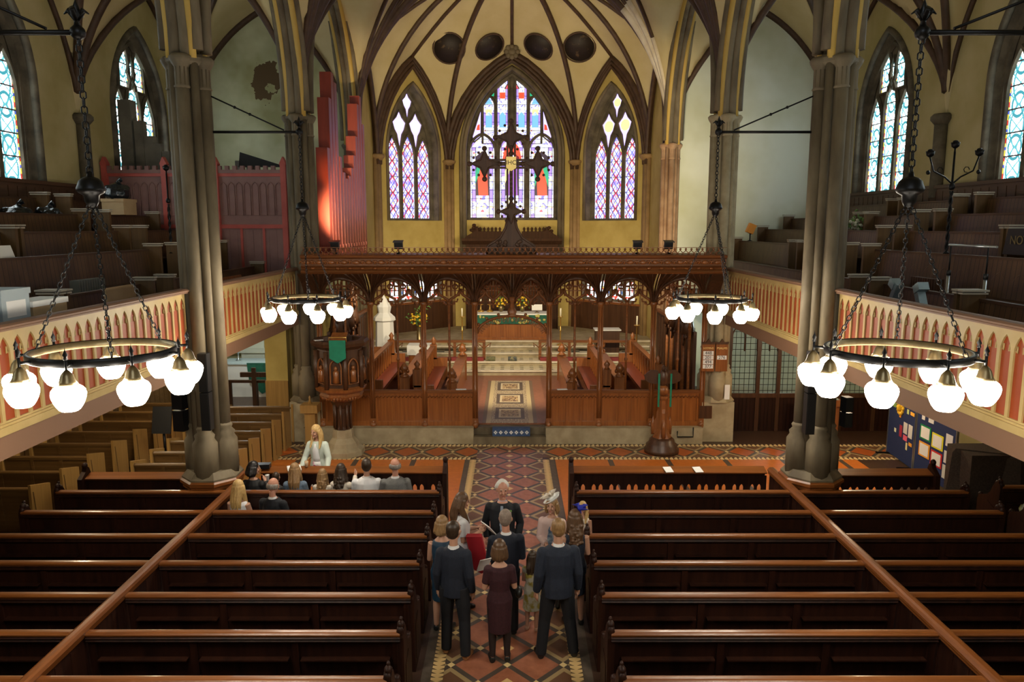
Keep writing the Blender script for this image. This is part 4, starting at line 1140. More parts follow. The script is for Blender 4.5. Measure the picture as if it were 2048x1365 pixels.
for s, nm in ((-1, 'left'), (1, 'right')):
    t = thing('wall_panelling', 'dark oak panelling on the canted chancel wall, %s of the altar' % nm, 'panelling', (s * 3.6, 30, zs[3]), 'chancel panelling')
    q = MB(); z1 = 2.36
    p0 = Vector((s * 5.1, YK + .1, 0)); p1 = Vector((s * 2.6, YA - .2, 0)); d = (p1 - p0).normalized(); nrm = Vector((-s * .7, -.7, 0))
    for k in range(8):
        a = p0.lerp(p1, k / 7); q.obox((a.x, a.y, (zs[3] + z1) / 2), (.08, .1, z1 - zs[3]), rz=math.atan2(d.y, d.x))
    m_ = (p0 + p1) / 2; q.obox((m_.x, m_.y, (zs[3] + z1) / 2), ((p1 - p0).length, .06, z1 - zs[3]), rz=math.atan2(d.y, d.x))
    q.build('panel', Wdark, t); MB().obox((m_.x, m_.y, z1 + .04), ((p1 - p0).length, .16, .08), rz=math.atan2(d.y, d.x)).build('capping', Wscrx, t)
    t = thing('side_panelling', 'dark oak panelling along the %s chancel wall behind the stalls' % nm, 'panelling', (s * 5.1, 23, KZ), 'chancel side panelling')
    x0, x1 = sorted((s * 4.86, s * 4.92)); q = MB().box(x0, x1, 20.0, 25.0, KZ, 2.7)
    for k in range(12): q.box(min(s * 4.83, s * 4.86), max(s * 4.83, s * 4.86), 20 + k * .4, 20.05 + k * .4, KZ, 2.6)
    q.build('panel', Wdark, t); MB().box(min(s * 4.8, s * 4.93), max(s * 4.8, s * 4.93), 20, 25.0, 2.7, 2.78).build('capping', Wscrx, t)
    # communion rail and kneeler
    t = thing('communion_rail', 'oak communion rail on carved brackets, %s half' % nm, 'rail', (s * 2.5, 26.5, zs[2]), 'communion rails')
    x0, x1 = sorted((s * .95, s * 4.3)); MB().box(x0, x1, 26.4, 26.56, zs[2] + .62, zs[2] + .7).build('top_rail', Wscrx, t)
    for k in range(4):
        x = s * (1.0 + k * 1.05); q = MB().box(x - .05, x + .05, 26.43, 26.53, zs[2], zs[2] + .62)
        for e in (-1, 1): q.tube([(x, 26.48, zs[2] + .4), (x + e * .12, 26.48, zs[2] + .5), (x + e * .25, 26.48, zs[2] + .6), (x + e * .2, 26.48, zs[2] + .46)], .02, 5)
        q.build('post', Wscrx, t)
    o = MB().box(*sorted((s * 1.0, s * 4.2)), 26.12, 26.36, zs[2], zs[2] + .12)
    o = o.build('kneeler', Red); tag(o, 'long red kneeler on the marble step, %s of the chancel' % nm, 'kneeler', 'long red kneelers')
    # choir stalls
    for row, (xd, xs_, zf) in enumerate(((1.55, 2.1, KZ), (2.85, 3.5, KZ + .15))):
        t = thing('choir_stall', 'carved oak choir stall with red seat, %s side, %s row' % (nm, 'front' if row == 0 else 'back'), 'stall', (s * xs_, 22, KZ), 'choir stalls')
        X = lambda a, b: sorted((s * a, s * b)); ya, yb = 20.2, 24.6
        MB().box(*X(xd, xd + .06), ya, yb, KZ, zf + .78).build('desk_front', Wpanel, t)
        MB().prism([(s * (xd - .06), zf + .84), (s * (xd + .3), zf + .74), (s * (xd + .3), zf + .7), (s * (xd - .06), zf + .8)], lambda a, b, d: (a, d, b), ya, yb).build('book_rest', Wscrx, t)
        q = MB().box(*X(xs_ + .5, xs_ + .56), ya, yb, KZ, zf + 1.1)
        for k in range(11): q.box(*X(xs_ + .47, xs_ + .5), ya + k * .44, ya + k * .44 + .05, zf + .45, zf + 1.05)
        q.build('backrest', Wpanel, t); MB().box(*X(xs_ + .44, xs_ + .6), ya, yb, zf + 1.1, zf + 1.16).build('top_rail', Wscrx, t)
        MB().box(*X(xs_ + .08, xs_ + .48), ya + .05, yb - .05, zf + .4, zf + .46).build('seat', SeatRed, t)
        for ye in (ya, yb):
            q = MB().box(*X(xd - .04, xd + .24), ye - .06, ye + .06, KZ, zf + .86)
            q.lathe([(.14, 0), (.1, .06), (.06, .1), (.1, .18), (.12, .25), (.05, .36), (0, .4)], (s * (xd + .1), ye, zf + .84), 8, ph=.3)
            for w_ in (-1, 1): q.ball((s * (xd + .1) + w_ * .09, ye, zf + 1.0), .05, .06, .07, 6)
            q.build('poppyhead_end', Wscr, t)
            q = MB().box(*X(xs_ + .05, xs_ + .6), ye - .05, ye + .05, KZ, zf + .75).box(*X(xs_ + .4, xs_ + .62), ye - .05, ye + .05, zf + .7, zf + 1.2)
            q.lathe([(.09, 0), (.05, .06), (.09, .14), (0, .26)], (s * (xs_ + .5), ye, zf + 1.2), 8); q.build('stall_end', Wscr, t)
    # canopied return stalls near the piers
    for k in range(4):
        y = 19.45 + k * .72; x = s * 4.68
        t = thing('canopied_stall', 'dark carved stall canopy with pinnacles inside the screen, %s side, %s from the screen' % (nm, ORD[k]), 'canopy', (x, y, KZ), 'canopied stalls')
        q = MB()
        for e in (-.3, .3):
            q.tube([(x - s * .1, y + e, KZ), (x - s * .1, y + e, 2.9)], .045, 6); q.lathe([(.06, 0), (.03, .1), (.05, .3), (0, .9)], (x - s * .1, y + e, 2.9), 6)
        q.build('shaft', Wscrx, t); MB().box(*sorted((x, x + s * .08)), y - .34, y + .34, KZ, 2.8).build('back_panel', Wdark, t)
        q = MB(); rc_ = random.Random(k * 7 + 3)
        q.tube([(x - s * .12, y + a, 2.35 + b) for a, b in arch_pts(.28, .5, 6)], .03, 6)
        q.lathe([(.2, 2.7), (.16, 2.95), (.1, 3.3), (.05, 3.7), (0, 4.1)], (x - s * .08, y, 0), 6)
        for j in range(16): q.ball((x - s * .1 - s * .08 * rc_.random(), y + rc_.uniform(-.28, .28), 2.6 + 1.2 * rc_.random() ** 1.5), .04, .06, .07, 5)
        q.build('canopy', Wdark, t)
for x, m in ((-.75, Green), (.02, NavyFelt)):
    o = MB().tube([(x - .16, 26.16, zs[2] + .085), (x + .16, 26.16, zs[2] + .085)], .08, 10).build('bolster_cushion', plain('woven', (.08, .1, .06), .9, c2=(.25, .22, .1), scale=18) if x < 0 else plain('woven_blue', (.03, .05, .1), .9, c2=(.3, .27, .12), scale=14))
    tag(o, 'small rolled hassock on the marble step, %s of the two' % ('left' if x < 0 else 'right'), 'cushion')
t = thing('side_table', 'credence table under a white cloth with service books, left in chancel', 'table', (-3.15, 25.6, KZ))
MB().box(-3.55, -2.75, 25.4, 25.95, .62, 1.4).build('table_body', Wpanel, t); MB().box(-3.6, -2.7, 25.35, 26.0, 1.12, 1.45).build('cloth', WhiteCloth, t)
t = thing('marble_monument', 'white marble pedestal monument against left chancel wall', 'monument', (-4.3, 25.1, KZ))
MB().lathe([(.42, 0), (.42, .5), (.36, .6), (.32, 1.2), (.3, 1.9)], (-4.3, 25.1, KZ), 8, False).build('pedestal', WhiteCloth, t)
MB().lathe([(.3, 0), (.38, .05), (.36, .15), (.2, .3), (.24, .5), (.1, .75), (0, .9)], (-4.3, 25.1, KZ + 1.9), 8, False).build('finial', WhiteCloth, t)
t = thing('reading_desk', 'small reading desk with open book inside screen, left', 'desk', (-3.9, 22.9, KZ))
MB().obox((-4.35, 24.1, 1.45), (.5, .5, .05), rx=.45).build('slope', Wscrx, t); MB().box(-4.45, -4.25, 24.0, 24.2, KZ, 1.42).build('stand', Wdark, t)
o = MB().box(3.05, 3.9, 26.9, 27.5, zs[3], 1.75); 
t = thing('credence_shelf', 'dark credence cabinet with a pale cloth top, right of altar', 'cabinet', (3.3, 27.2, zs[3])); o.build('cabinet_body', Wdark, t)
MB().box(3.0, 3.95, 26.85, 27.5, 1.75, 1.79).build('cloth', WhiteCloth, t)
o = MB().box(-.5, .46, 18.53, 18.74, .2, .4).build('step_hassock', plain('blue_weave', (.035, .07, .16), .9, c2=(.06, .1, .2), scale=9)); tag(o, 'blue and white patterned hassock on the chancel doorway step', 'hassock')
hk = MB()
for k in range(7):
    x = -.42 + k * .133
    for a in range(4): hk.obox((x + .028 * math.cos(a * PI / 2), 18.525, .3 + .028 * math.sin(a * PI / 2)), (.034, .012, .034), ry=PI / 4 if k % 2 else 0)
hk.build('stitched_cross', WhiteCloth, o)

# ---------------------------------------------------------------- pulpit and lectern
pc = Vector((-4.12, 17.75, 0))
t = thing('pulpit', 'octagonal dark carved oak pulpit on a stone base, left of the screen', 'pulpit', pc)
MB().lathe([(.52, 0), (.52, .12), (.4, .2), (.36, .3), (.26, .42), (.24, .62)], pc, 8, False, ph=PI / 8).build('stone_base', StonePale, t)
q = MB().lathe([(.2, .62), (.18, .7), (.17, 1.15), (.24, 1.25), (.3, 1.36)], pc, 8, False, ph=PI / 8)
for k in range(8): a = k * PI / 4; q.tube([pc + Vector((.2 * math.cos(a), .2 * math.sin(a), .64)), pc + Vector((.2 * math.cos(a), .2 * math.sin(a), 1.25))], .03, 6)
q.build('stem', Wdark, t)
q = MB().lathe([(.32, 1.34), (.5, 1.44), (.54, 1.5), (.5, 1.55), (.6, 1.62), (.62, 1.68), (.55, 1.72)], pc, 8, False, ph=PI / 8)
for k in range(40): a = k * PI / 20; q.ball(pc + Vector((.47 * math.cos(a), .47 * math.sin(a), 1.45)), .035, .035, .05, 5)
q.build('corbel', Wscr, t)
q = MB().lathe([(.54, 1.7), (.54, 2.62), (.6, 2.68)], pc, 8, False, ph=PI / 8)
for k in range(8):
    a = k * PI / 4 + PI / 8; p = pc + Vector((.58 * math.cos(a), .58 * math.sin(a), 0))
    q.tube([p + Vector((0, 0, 1.7)), p + Vector((0, 0, 2.6))], .055, 8)
    for j in range(6): q.tube([p + Vector((.06 * math.cos(j * 2), .06 * math.sin(j * 2), 1.75 + j * .14)), p + Vector((.06 * math.cos(j * 2 + 2), .06 * math.sin(j * 2 + 2), 1.85 + j * .14))], .012, 4)
q.build('body', Wdark, t)
for k in range(8):
    a = k * PI / 4; n_ = Vector((math.cos(a), math.sin(a), 0)); e = Vector((-n_.y, n_.x, 0)); c0 = pc + n_ * .505
    q = MB(); fn = lambda u, z, d: c0 + e * u + n_ * (.03 - d) + Vector((0, 0, z))
    q.tube([fn(u, z, 0) for u, z in lancet(0, .13, 1.82, 2.22, .2, 6)], .022, 5, True)
    q.ball(fn(0, 2.2, .0), .05, .05, .06, 8).lathe([(.09, 1.86), (.07, 2.0), (.08, 2.12), (.03, 2.17)], c0 + n_ * .02, 8)
    q.build('figure_niche', Wscr, t)
MB().lathe([(.56, 2.66), (.66, 2.7), (.7, 2.78), (.66, 2.84), (.5, 2.84), (.48, 2.7)], pc, 8, False, ph=PI / 8).build('top_moulding', Wdark, t)
MB().lathe([(0, 2.64), (.54, 2.64)], pc, 8, False, ph=PI / 8).build('inner_floor', Wscr, t)
fb = pc + Vector((.1, -.62, 0))
q = MB().prism([(-.19, 2.9), (.19, 2.9), (.19, 2.48), (0, 2.36), (-.19, 2.48)], lambda a, b, d: (fb.x + a, fb.y + d, b), -.1, -.085).build('pulpit_fall', GreenCloth)
tag(q, 'bright green pointed pulpit fall hanging over the front of the pulpit', 'banner')
br = thing('book_rest', 'small brass bookrest rail on the pulpit edge above the green fall', 'book rest', (fb.x, fb.y, 2.85))
MB().tube([(fb.x - .2, fb.y - .05, 2.86), (fb.x - .2, fb.y - .05, 2.96), (fb.x + .2, fb.y - .05, 2.96), (fb.x + .2, fb.y - .05, 2.86)], .014, 6).build('rail', Gold, br); MB().obox((fb.x, fb.y + .09, 2.96), (.36, .3, .02), rx=.5).build('slope', Wscr, br)
o = MB().obox((pc.x - .42, pc.y - .35, 2.853), (.2, .12, .01), rz=.5).build('folded_paper', Paper); tag(o, 'white folded paper lying on the left of the pulpit rim', 'paper')
lc = Vector((3.68, 17.85, 0))
t = thing('eagle_lectern', 'carved wooden eagle lectern on a round stepped base, right of the doorway', 'lectern', lc)
MB().lathe([(.42, 0), (.42, .1), (.38, .14), (.38, .2), (.32, .25), (.3, .33), (.24, .38)], lc, 24).build('round_base', Wdark, t)
q = MB().lathe([(.24, .38), (.16, .5), (.12, .6), (.1, 1.3), (.14, 1.36), (.14, 1.42)], lc, 6, False)
for k in range(3):
    a = k * 2 * PI / 3 + .5; d = Vector((math.cos(a), math.sin(a), 0))
    q.prism([(.06, .45), (.24, .45), (.22, .75), (.15, .85), (.14, 1.0), (.06, 1.15)], lambda r_, z, w_: lc + d * r_ + Vector((-d.y, d.x, 0)) * w_ + Vector((0, 0, z)), -.035, .035)
    q.lathe([(.05, 0), (.06, .3), (.03, .36), (0, .48)], lc + d * .235 + Vector((0, 0, .42)), 6)
q.build('buttressed_stem', Wscr, t)
MB().ball(lc + Vector((0, 0, 1.55)), .13, .13, .14, 14).build('globe', Wscr, t)
q = MB().ball(lc + Vector((0, 0, 1.86)), .12, .11, .22, 12).ball(lc + Vector((0, -.06, 2.1)), .07, .09, .075, 10).tube([lc + Vector((0, -.12, 2.1)), lc + Vector((0, -.19, 2.08)), lc + Vector((0, -.2, 2.04))], [.04, .025, .004], 6)
for s in (-1, 1):
    q.tube([lc + Vector((s * .04, 0, 1.66)), lc + Vector((s * .06, -.02, 1.75))], .03, 6)
    P = [(0, 0), (.1, .12), (.26, .12), (.4, -.02), (.38, -.14), (.28, -.2), (.16, -.22), (.04, -.2)]
    q.prism([(s * (.05 + a), 1.92 + b) for a, b in P], lambda a, b, d: (lc.x + a, lc.y + d + abs(a) * .25, b), -.03, .02)
q.build('eagle', Wdark, t)
for x in (-.17, .12): 
    o = MB().box(lc.x + x, lc.x + x + .045, lc.y - .2, lc.y - .19, 1.18, 2.0).build('bookmark_ribbon', GreenCloth); tag(o, 'long green ribbon hanging down the lectern, %s of the pair' % ('left' if x < 0 else 'right'), 'ribbon')
for x, y in ((-1.3, SY - .02), (1.28, SY - .02)):
    o = MB().obox((x, y, 1.372), (.26, .12, .012), rz=.15).build('service_sheet', Paper); tag(o, 'white sheet lying on the screen rail, %s of the doorway' % ('left' if x < 0 else 'right'), 'paper')
# ---------------------------------------------------------------- chandeliers on iron brackets
def chain(mb, a, b, L=.06, r=.005):
    a, b = Vector(a), Vector(b); d = b - a; n = max(1, int(d.length / (L * .72))); d.normalize()
    u = d.orthogonal().normalized(); v = d.cross(u)
    for i in range(n):
        c = a.lerp(b, (i + .5) / n); e = u if i % 2 else v
        mb.tube([c + d * (L / 2 * math.cos(t)) + e * (L * .3 * math.sin(t)) for t in [k * PI / 3 for k in range(6)]], r, 4, True)
def chandelier(cx, cy, zr, ph, label, zball=5.82):
    t = thing('chandelier', label, 'chandelier', (cx, cy, zr), 'ring chandeliers'); c = Vector((cx, cy, zr)); rr = .56
    MB().lathe([(rr - .012, -.03), (rr + .012, -.03), (rr + .018, 0), (rr + .012, .03), (rr - .012, .03), (rr - .012, -.03)], c, 40, cap=False).build('ring', Brass, t)
    MB().lathe([(rr + .013, -.035), (rr + .022, -.028), (rr + .022, .028), (rr + .013, .035), (rr + .013, -.035)], c, 40, cap=False).build('outer_band', Iron, t)
    for k in range(3):
        a = ph + .5 + k * 2 * PI / 3; m = MB(); chain(m, (cx, cy, zball - .1), c + Vector((rr * math.cos(a), rr * math.sin(a), .03))); m.build('chain', Iron, t)
    MB().lathe([(0, -.17), (.035, -.16), (.055, -.12), (.06, -.07), (.095, -.05), (.11, -.03), (.11, -.015), (.1, .01), (.088, .045), (.06, .07), (.025, .083), (.018, .12), (0, .13)], (cx, cy, zball), 24).build('chain_boss', Iron, t)
    m = MB(); chain(m, (cx, cy, 7.0), (cx, cy, zball + .1), .08, .007); m.build('hanging_chain', Iron, t)
    for k in range(9):
        a = ph + k * 2 * PI / 9; p = c + Vector((.66 * math.cos(a), .66 * math.sin(a), 0))
        q = MB().tube([c + Vector((rr * math.cos(a), rr * math.sin(a), 0)), p], .012, 6); q.tube([p + Vector((0, 0, -.06)), p + Vector((0, 0, .05))], .011, 6)
        q.lathe([(.0, .04), (.018, .05), (.012, .07), (.02, .085), (.004, .12), (0, .15)], p, 8); lamp = q.build('lamp_arm', Iron, t)
        MB().lathe([(.012, -.03), (.03, -.05), (.045, -.07), (.06, -.12), (.078, -.15)], p, 16).build('shade_holder', Brass, lamp)
        MB().lathe([(.075, -.15), (.102, -.168), (.119, -.192), (.124, -.215), (.12, -.245), (.108, -.28), (.092, -.312), (.074, -.338), (.058, -.35), (0, -.353)], p, 28).build('globe', G_lamp, lamp)
def bracket(s, y, xt, label):
    t = thing('chandelier_bracket', label, 'bracket', (s * (CX - .3), y, 7.03), 'iron chandelier brackets'); x0 = s * (CX - .3)
    MB().tube([(x0, y, 7.03), (xt, y, 7.03)], .022, 8).build('arm', Iron, t)
    q = MB().tube([(x0, y, 7.62), (xt + s * .25, y, 7.06)], .012, 6)
    for k in (.35, .55): 
        p = Vector((x0, y, 7.62)).lerp(Vector((xt + s * .25, y, 7.06)), k); q.ball(p, .025, n=8)
    q.build('tie_rod', Iron, t)
    q = MB().ball((xt, y, 7.03), .06, n=10).lathe([(.03, .04), (.02, .09), (.045, .13), (.0, .26)], (xt, y, 7.03), 8)
    for k in range(4): a = k * PI / 2; q.tube([(xt, y, 7.12), (xt + .06 * math.cos(a), y + .06 * math.sin(a), 7.2), (xt + .1 * math.cos(a), y + .1 * math.sin(a), 7.17)], [.02, .025, .005], 6)
    q.build('finial', Iron, t)
    MB().lathe([(.05, -.03), (.05, .03)], (x0, y, 7.03), 8).lathe([(.03, -.03), (.03, .03)], (x0, y, 7.62), 8).build('wall_fixing', Iron, t)
for s, y, xt, zr, d1, d2 in ((-1, YC[1], -3.47, 4.44, 'near left', 'left, hung nearest the viewer'), (1, YC[1], 3.28, 4.44, 'near right', 'right, hung nearest the viewer'), (-1, Y0, -3.5, 4.28, 'far left', 'left, before the pulpit'), (1, Y0, 3.4, 4.28, 'far right', 'right, before the hymn boards')):
    chandelier(xt, y, zr, R(-85) if y < 9 else R(-100), 'black and brass ring chandelier with nine lit opal globes, ' + d2)
    bracket(s, y, xt, 'thin black iron chandelier bracket with tie rod, %s column' % d1)

# ---------------------------------------------------------------- organ in the left bay
OY = 20.0
t = thing('organ_case', 'maroon panelled organ case with red posts and battlement top, left gallery', 'organ case', (-8.4, OY, 3.3))
xs = [-10.6, -9.05, -7.72, -5.95]
for a, b in zip(xs, xs[1:]):
    q = MB().box(a, b, OY, OY + .08, 3.3, 6.85); n = round((b - a) / .23)
    for i in range(n):
        c = a + .06 + (i + .5) * (b - a - .12) / n; hw = (b - a - .12) / n / 2 - .02
        q.tube([(u, OY - .01, z) for u, z in lancet(c, hw, 5.78, 6.5, hw * 1.5, 5)], .018, 5, True)
        q.box(c - hw - .018, c - hw - .01, OY - .006, OY, 3.3, 5.4)
    q.build('panel', OrganBrown, t)
    q = MB().box(a, b, OY - .05, OY, 5.44, 5.54).box(a, b, OY - .04, OY, 6.78, 6.86)
    q.build('rail', OrganRed, t); q = MB()
    for k in (1, 2): x = a + (b - a) * k / 3; q.box(x - .03, x + .03, OY - .03, OY, 3.3, 5.46)
    q.build('mullion', OrganRed, t)
    q = MB().box(a, b, OY - .06, OY + .04, 6.86, 6.95)
    for i in range(int((b - a) / .2)): q.box(a + .05 + i * .2, a + .15 + i * .2, OY - .06, OY + .04, 6.95, 7.05)
    q.build('battlement', OrganBrown, t)
for x in xs:
    MB().prism([(-.07, 3.3), (.07, 3.3), (.07, 7.05), (.09, 7.1), (0, 7.28), (-.09, 7.1), (-.07, 7.05)], lambda a, b, d: (x + a, d, b), OY - .1, OY + .08).build('post', OrganRed, t)
G_ = 'grey wooden organ pipes'
for i, (x, h) in enumerate(((-10.4, 8.85), (-10.05, 8.3), (-9.8, 7.9), (-9.58, 7.7), (-9.36, 7.5), (-9.14, 7.35), (-8.93, 7.25), (-8.72, 7.3), (-8.45, 7.2), (-7.4, 7.25), (-7.1, 7.2))):
    w_ = .17 if i == 0 else (.12 if i < 3 else .1)
    o = MB().box(x - w_, x + w_, 20.8, 20.8 + 2 * w_, 3.3, h).box(x - w_ * .6, x + w_ * .6, 20.76, 20.8, 4.0, 4.12).build('organ_pipe', PipeGrey)
    tag(o, 'square grey wooden organ pipe above the maroon case, %s from the left' % (ORD + ['twelfth'])[i], 'organ pipe', G_)
o = MB().box(-5.2, -4.55, 19.75, 25.2, 4.3, 4.6).build('organ_chest', OrganRed); tag(o, 'red wind chest carrying the red organ pipes over the stalls', 'organ chest')
t = MB().prism([(-7.3, 7.06), (-6.0, 7.06), (-7.25, 7.45)], lambda a, b, d: (a, d, b), 20.5, 20.56).build('bellows_board', Black); tag(t, 'dark wedge-shaped board resting above the right organ panel', 'board')
for i, (y, h) in enumerate(((19.95, 7.5), (20.28, 8.8), (20.62, 9.5), (20.96, 9.3), (21.35, 7.4), (21.72, 7.0), (22.08, 6.85), (22.45, 6.95), (22.82, 7.2), (23.2, 7.6), (23.56, 8.2), (23.92, 9.2), (24.3, 9.5), (24.7, 8.7))):
    o = MB().box(-5.05, -4.75, y - .14, y + .14, 4.6, h).box(-4.75, -4.73, y - .08, y + .08, 4.9, 5.0).build('organ_pipe', PipeRed)
    tag(o, 'square red organ pipe facing the chancel, %s from the screen' % (ORD + ['twelfth', 'thirteenth', 'fourteenth'])[i], 'organ pipe', 'red wooden organ pipes')
# floodlights along the screen top
for i, (px, Y) in enumerate(((670, 18.5), (797, 18.5), (1275, 18.5), (1337, 18.5))):
    x = (px - 1024) / 1500 * 18.35; t = thing('floodlight', 'small black floodlight on top of the screen, %s from the left' % ORD[i], 'floodlight', (x, Y, ZC0 + .46), 'screen floodlights')
    MB().box(x - .05, x + .05, Y - .05, Y + .05, ZC0 + .463, ZC0 + .5).tube([(x, Y, ZC0 + .5), (x, Y, ZC0 + .6)], .015, 6).build('bracket', Iron, t)
    MB().obox((x, Y, ZC0 + .68), (.2, .14, .16), rx=.3).obox((x, Y - .05, ZC0 + .77), (.24, .2, .02), rx=.2).build('housing', BlackPl, t)
spot('organ_spot', (-4.33, 18.62, 5.6), (-4.9, 20.6, 7.6), 110, (1, .45, .12), 24, .9)

# ---------------------------------------------------------------- speakers on the columns
def speaker(x, y, z0, z1, label, rz=0, wd=.15):
    t = thing('column_speaker', label, 'speaker', (x, y, z0), 'column loudspeakers'); zm = (z0 + z1) / 2
    for a, b in ((z0, zm - .01), (zm + .01, z1)):
        MB().obox((x, y, (a + b) / 2), (wd, .16, b - a), rz=rz).obox((x - .0, y - .085, (a + b) / 2), (wd - .02, .012, b - a - .03), rz=rz).build('cabinet', BlackPl, t)
    MB().box(x - .03, x + .03, y + .07, y + .12, zm - .1, zm + .1).build('wall_bracket', Iron, t)
speaker(-5.1, 12.22, 2.12, 3.42, 'tall narrow black loudspeaker on the near left column')
speaker(4.98, 12.24, 2.05, 3.45, 'tall narrow black loudspeaker on the near right column')
speaker(5.72, 12.5, 2.1, 2.62, 'short tilted black loudspeaker beside the near right column', .2, .14)
speaker(-5.72, 12.6, 2.0, 2.75, 'short black loudspeaker on left side of near left column', -.2, .2)
# hymn boards, plaque, notice, heating pipe
def board(x0, x1, head, rows, label):
    t = thing('hymn_board', label, 'hymn board', ((x0 + x1) / 2, 18.62, 1.87), 'hymn boards'); xm = (x0 + x1) / 2
    MB().box(x0, x1, 18.6, 18.64, 1.87, 2.56).build('board', Wscr, t)
    MB().prism([(x0, 2.56), (x1, 2.56), (x1 + .02, 2.62), (xm + .06, 2.61), (xm, 2.7), (xm - .06, 2.61), (x0 - .02, 2.62)], lambda a, b, d: (a, d, b), 18.59, 18.65).build('carved_crest', Wdark, t)
    text(head, .078, (xm, 18.597, 2.46), Gilt, t)
    for k, rw in enumerate(rows):
        if rw:
            c = MB().box(x0 + .03, x1 - .03, 18.59, 18.6, 2.29 - k * .115, 2.39 - k * .115).build('number_card', Paper, t)
            text(rw, .115, (xm, 18.588, 2.34 - k * .115), Black, c, name='number')
board(4.78, 5.1, 'HYMNS', ['448', '201', '494', '377'], 'wooden hymn board headed HYMNS with four white number rows')
board(5.13, 5.43, 'PSALMS', [None, '276'], 'wooden board headed PSALMS with the single number 276')
MB()
o = MB().box(4.8, 5.12, YC[3] - .435, YC[3] - .42, .62, .95).build('plaque', Wdark); tag(o, 'dark metal plaque on front of the right stone pier', 'plaque')
o = MB().box(5.42, 5.55, 18.7, 18.72, 1.12, 1.5).build('notice', Paper); tag(o, 'small white notice on the right stone pier below the psalm board', 'notice')
o = MB().tube([(4.2, 18.47, .35), (4.2, 18.47, .2), (4.6, 18.47, .2), (4.6, 18.47, .45)], .018, 6).build('heating_pipe', Iron); tag(o, 'thin black pipe running along the stone kerb right of lectern', 'pipe')
t = thing('wooden_pedestal', 'pale wooden pedestal with square top at the foot of the left pier', 'pedestal', (-5.0, 18.1, 0))
MB().box(-5.12, -4.86, 18.0, 18.24, 0, .95).build('post', WoakZ, t); MB().box(-5.2, -4.78, 17.92, 18.3, .95, 1.15).build('top', WoakZ, t); MB().lathe([(.06, 0), (.02, .1), (.03, .16), (0, .22)], (-5.0, 18.1, 1.15), 8).build('finial', WoakZ, t)

# ---------------------------------------------------------------- under the left gallery
q = MB().box(-10.7, -10.62, YW, YE, 0, 2.5)
for k in range(90): q.box(-10.62, -10.61, YW + .3 + k * .3, YW + .32 + k * .3, 0, 2.45)
struct('baseboard_left', q, Woak)
q = MB().box(-10.6, -9.9, 25.4, 25.55, .5, 2.9).box(-9.3, -8.5, 25.4, 25.55, .5, 2.9).box(-7.3, -6.6, 25.4, 25.55, .5, 2.9).box(-10.6, -6.6, 25.3, 25.55, 1.2, 1.35)
struct('trim_chapel', q, White); slab('trim_chapel_jamb', -6.75, -6.15, 20.2, 20.5, 0, 3.0, Plaster); slab('wall_chapel_side', -6.2, -6.1, 20.5, YE, 0, 3.04, Plaster); slab('trim_chapel_panel', -6.76, -6.14, 20.14, 20.22, 0, 1.3, WoakZ)
for x in (-9.6, -7.9): o = slab('trim_chapel_niche_shade', x - .28, x + .38, 25.5, 25.54, 1.35, 2.9, plain('niche_shade', (.16, .15, .09), .8))  # flat dark slabs, the shade of a recess put into their colour
t = thing('chapel_altar', 'side chapel altar draped in white linen with green velvet fall', 'altar', (-8.2, 24.2, 0))
MB().box(-9.4, -6.9, 23.85, 24.65, 0, 1.08).build('draped_linen', WhiteCloth, t); MB().box(-9.45, -6.85, 23.8, 24.7, 1.08, 1.13).build('table_top', plain('blue_linen', (.5, .62, .66), .7), t)
MB().prism([(-8.55, 1.135), (-7.55, 1.135), (-7.6, .6), (-7.85, .25), (-8.1, .12), (-8.5, .55)], lambda a, b, d: (a, d, b), 23.77, 23.795).build('green_fall', DkGreen, t)
def standing_cross(x, y, z, h, label):
    t = thing('altar_cross', label, 'cross', (x, y, z)); MB().lathe([(.16, 0), (.1, .08), (.05, .2), (.03, .25)], (x, y, z), 8).build('foot', Brass, t)
    MB().box(x - .03, x + .03, y - .02, y + .02, z + .22, z + h).box(x - h * .25, x + h * .25, y - .02, y + .02, z + h * .68, z + h * .68 + .06).build('cross', Silver, t)
standing_cross(-7.62, 24.3, 1.13, .85, 'silver standing cross on the side chapel altar')
t = thing('chapel_rail', 'dark wooden altar rail with a cross before the side chapel', 'rail', (-8, 22.4, 0))
MB().box(-9.5, -6.8, 22.35, 22.45, .78, .86).build('top_rail', Wdark, t)
for x in (-9.4, -8.6, -7.8, -7.0): MB().box(x - .05, x + .05, 22.36, 22.44, 0, .78).build('post', Wdark, t)
t = thing('wooden_cross', 'plain dark wooden cross standing before the chapel rail', 'cross', (-7.75, 22.1, 0)); MB().box(-7.81, -7.69, 22.06, 22.14, 0, 1.3).build('upright', Wdark, t); MB().box(-8.15, -7.35, 22.05, 22.15, 1.02, 1.16).build('cross_arm', Wdark, t)
t = thing('chapel_candlestick', 'silver candlestick on left of the side chapel altar', 'candlestick', (-9.0, 24.3, 1.13)); MB().lathe([(.1, 0), (.03, .05), (.02, .3), (.05, .32), (.02, .35), (.02, .6)], (-9.0, 24.3, 1.13), 10).build('stem', Silver, t)
t = thing('music_stand', 'black music stand and keyboard by the left bench rows', 'stand', (-7.75, 16.2, 0))
MB().tube([(-7.75, 16.2, 0), (-7.75, 16.2, 1.1)], .03, 6).obox((-7.75, 16.2, .03), (.5, .5, .03)).build('post', Iron, t); MB().obox((-7.75, 16.15, 1.25), (.42, .04, .6), rx=-.25).build('desk', BlackPl, t)
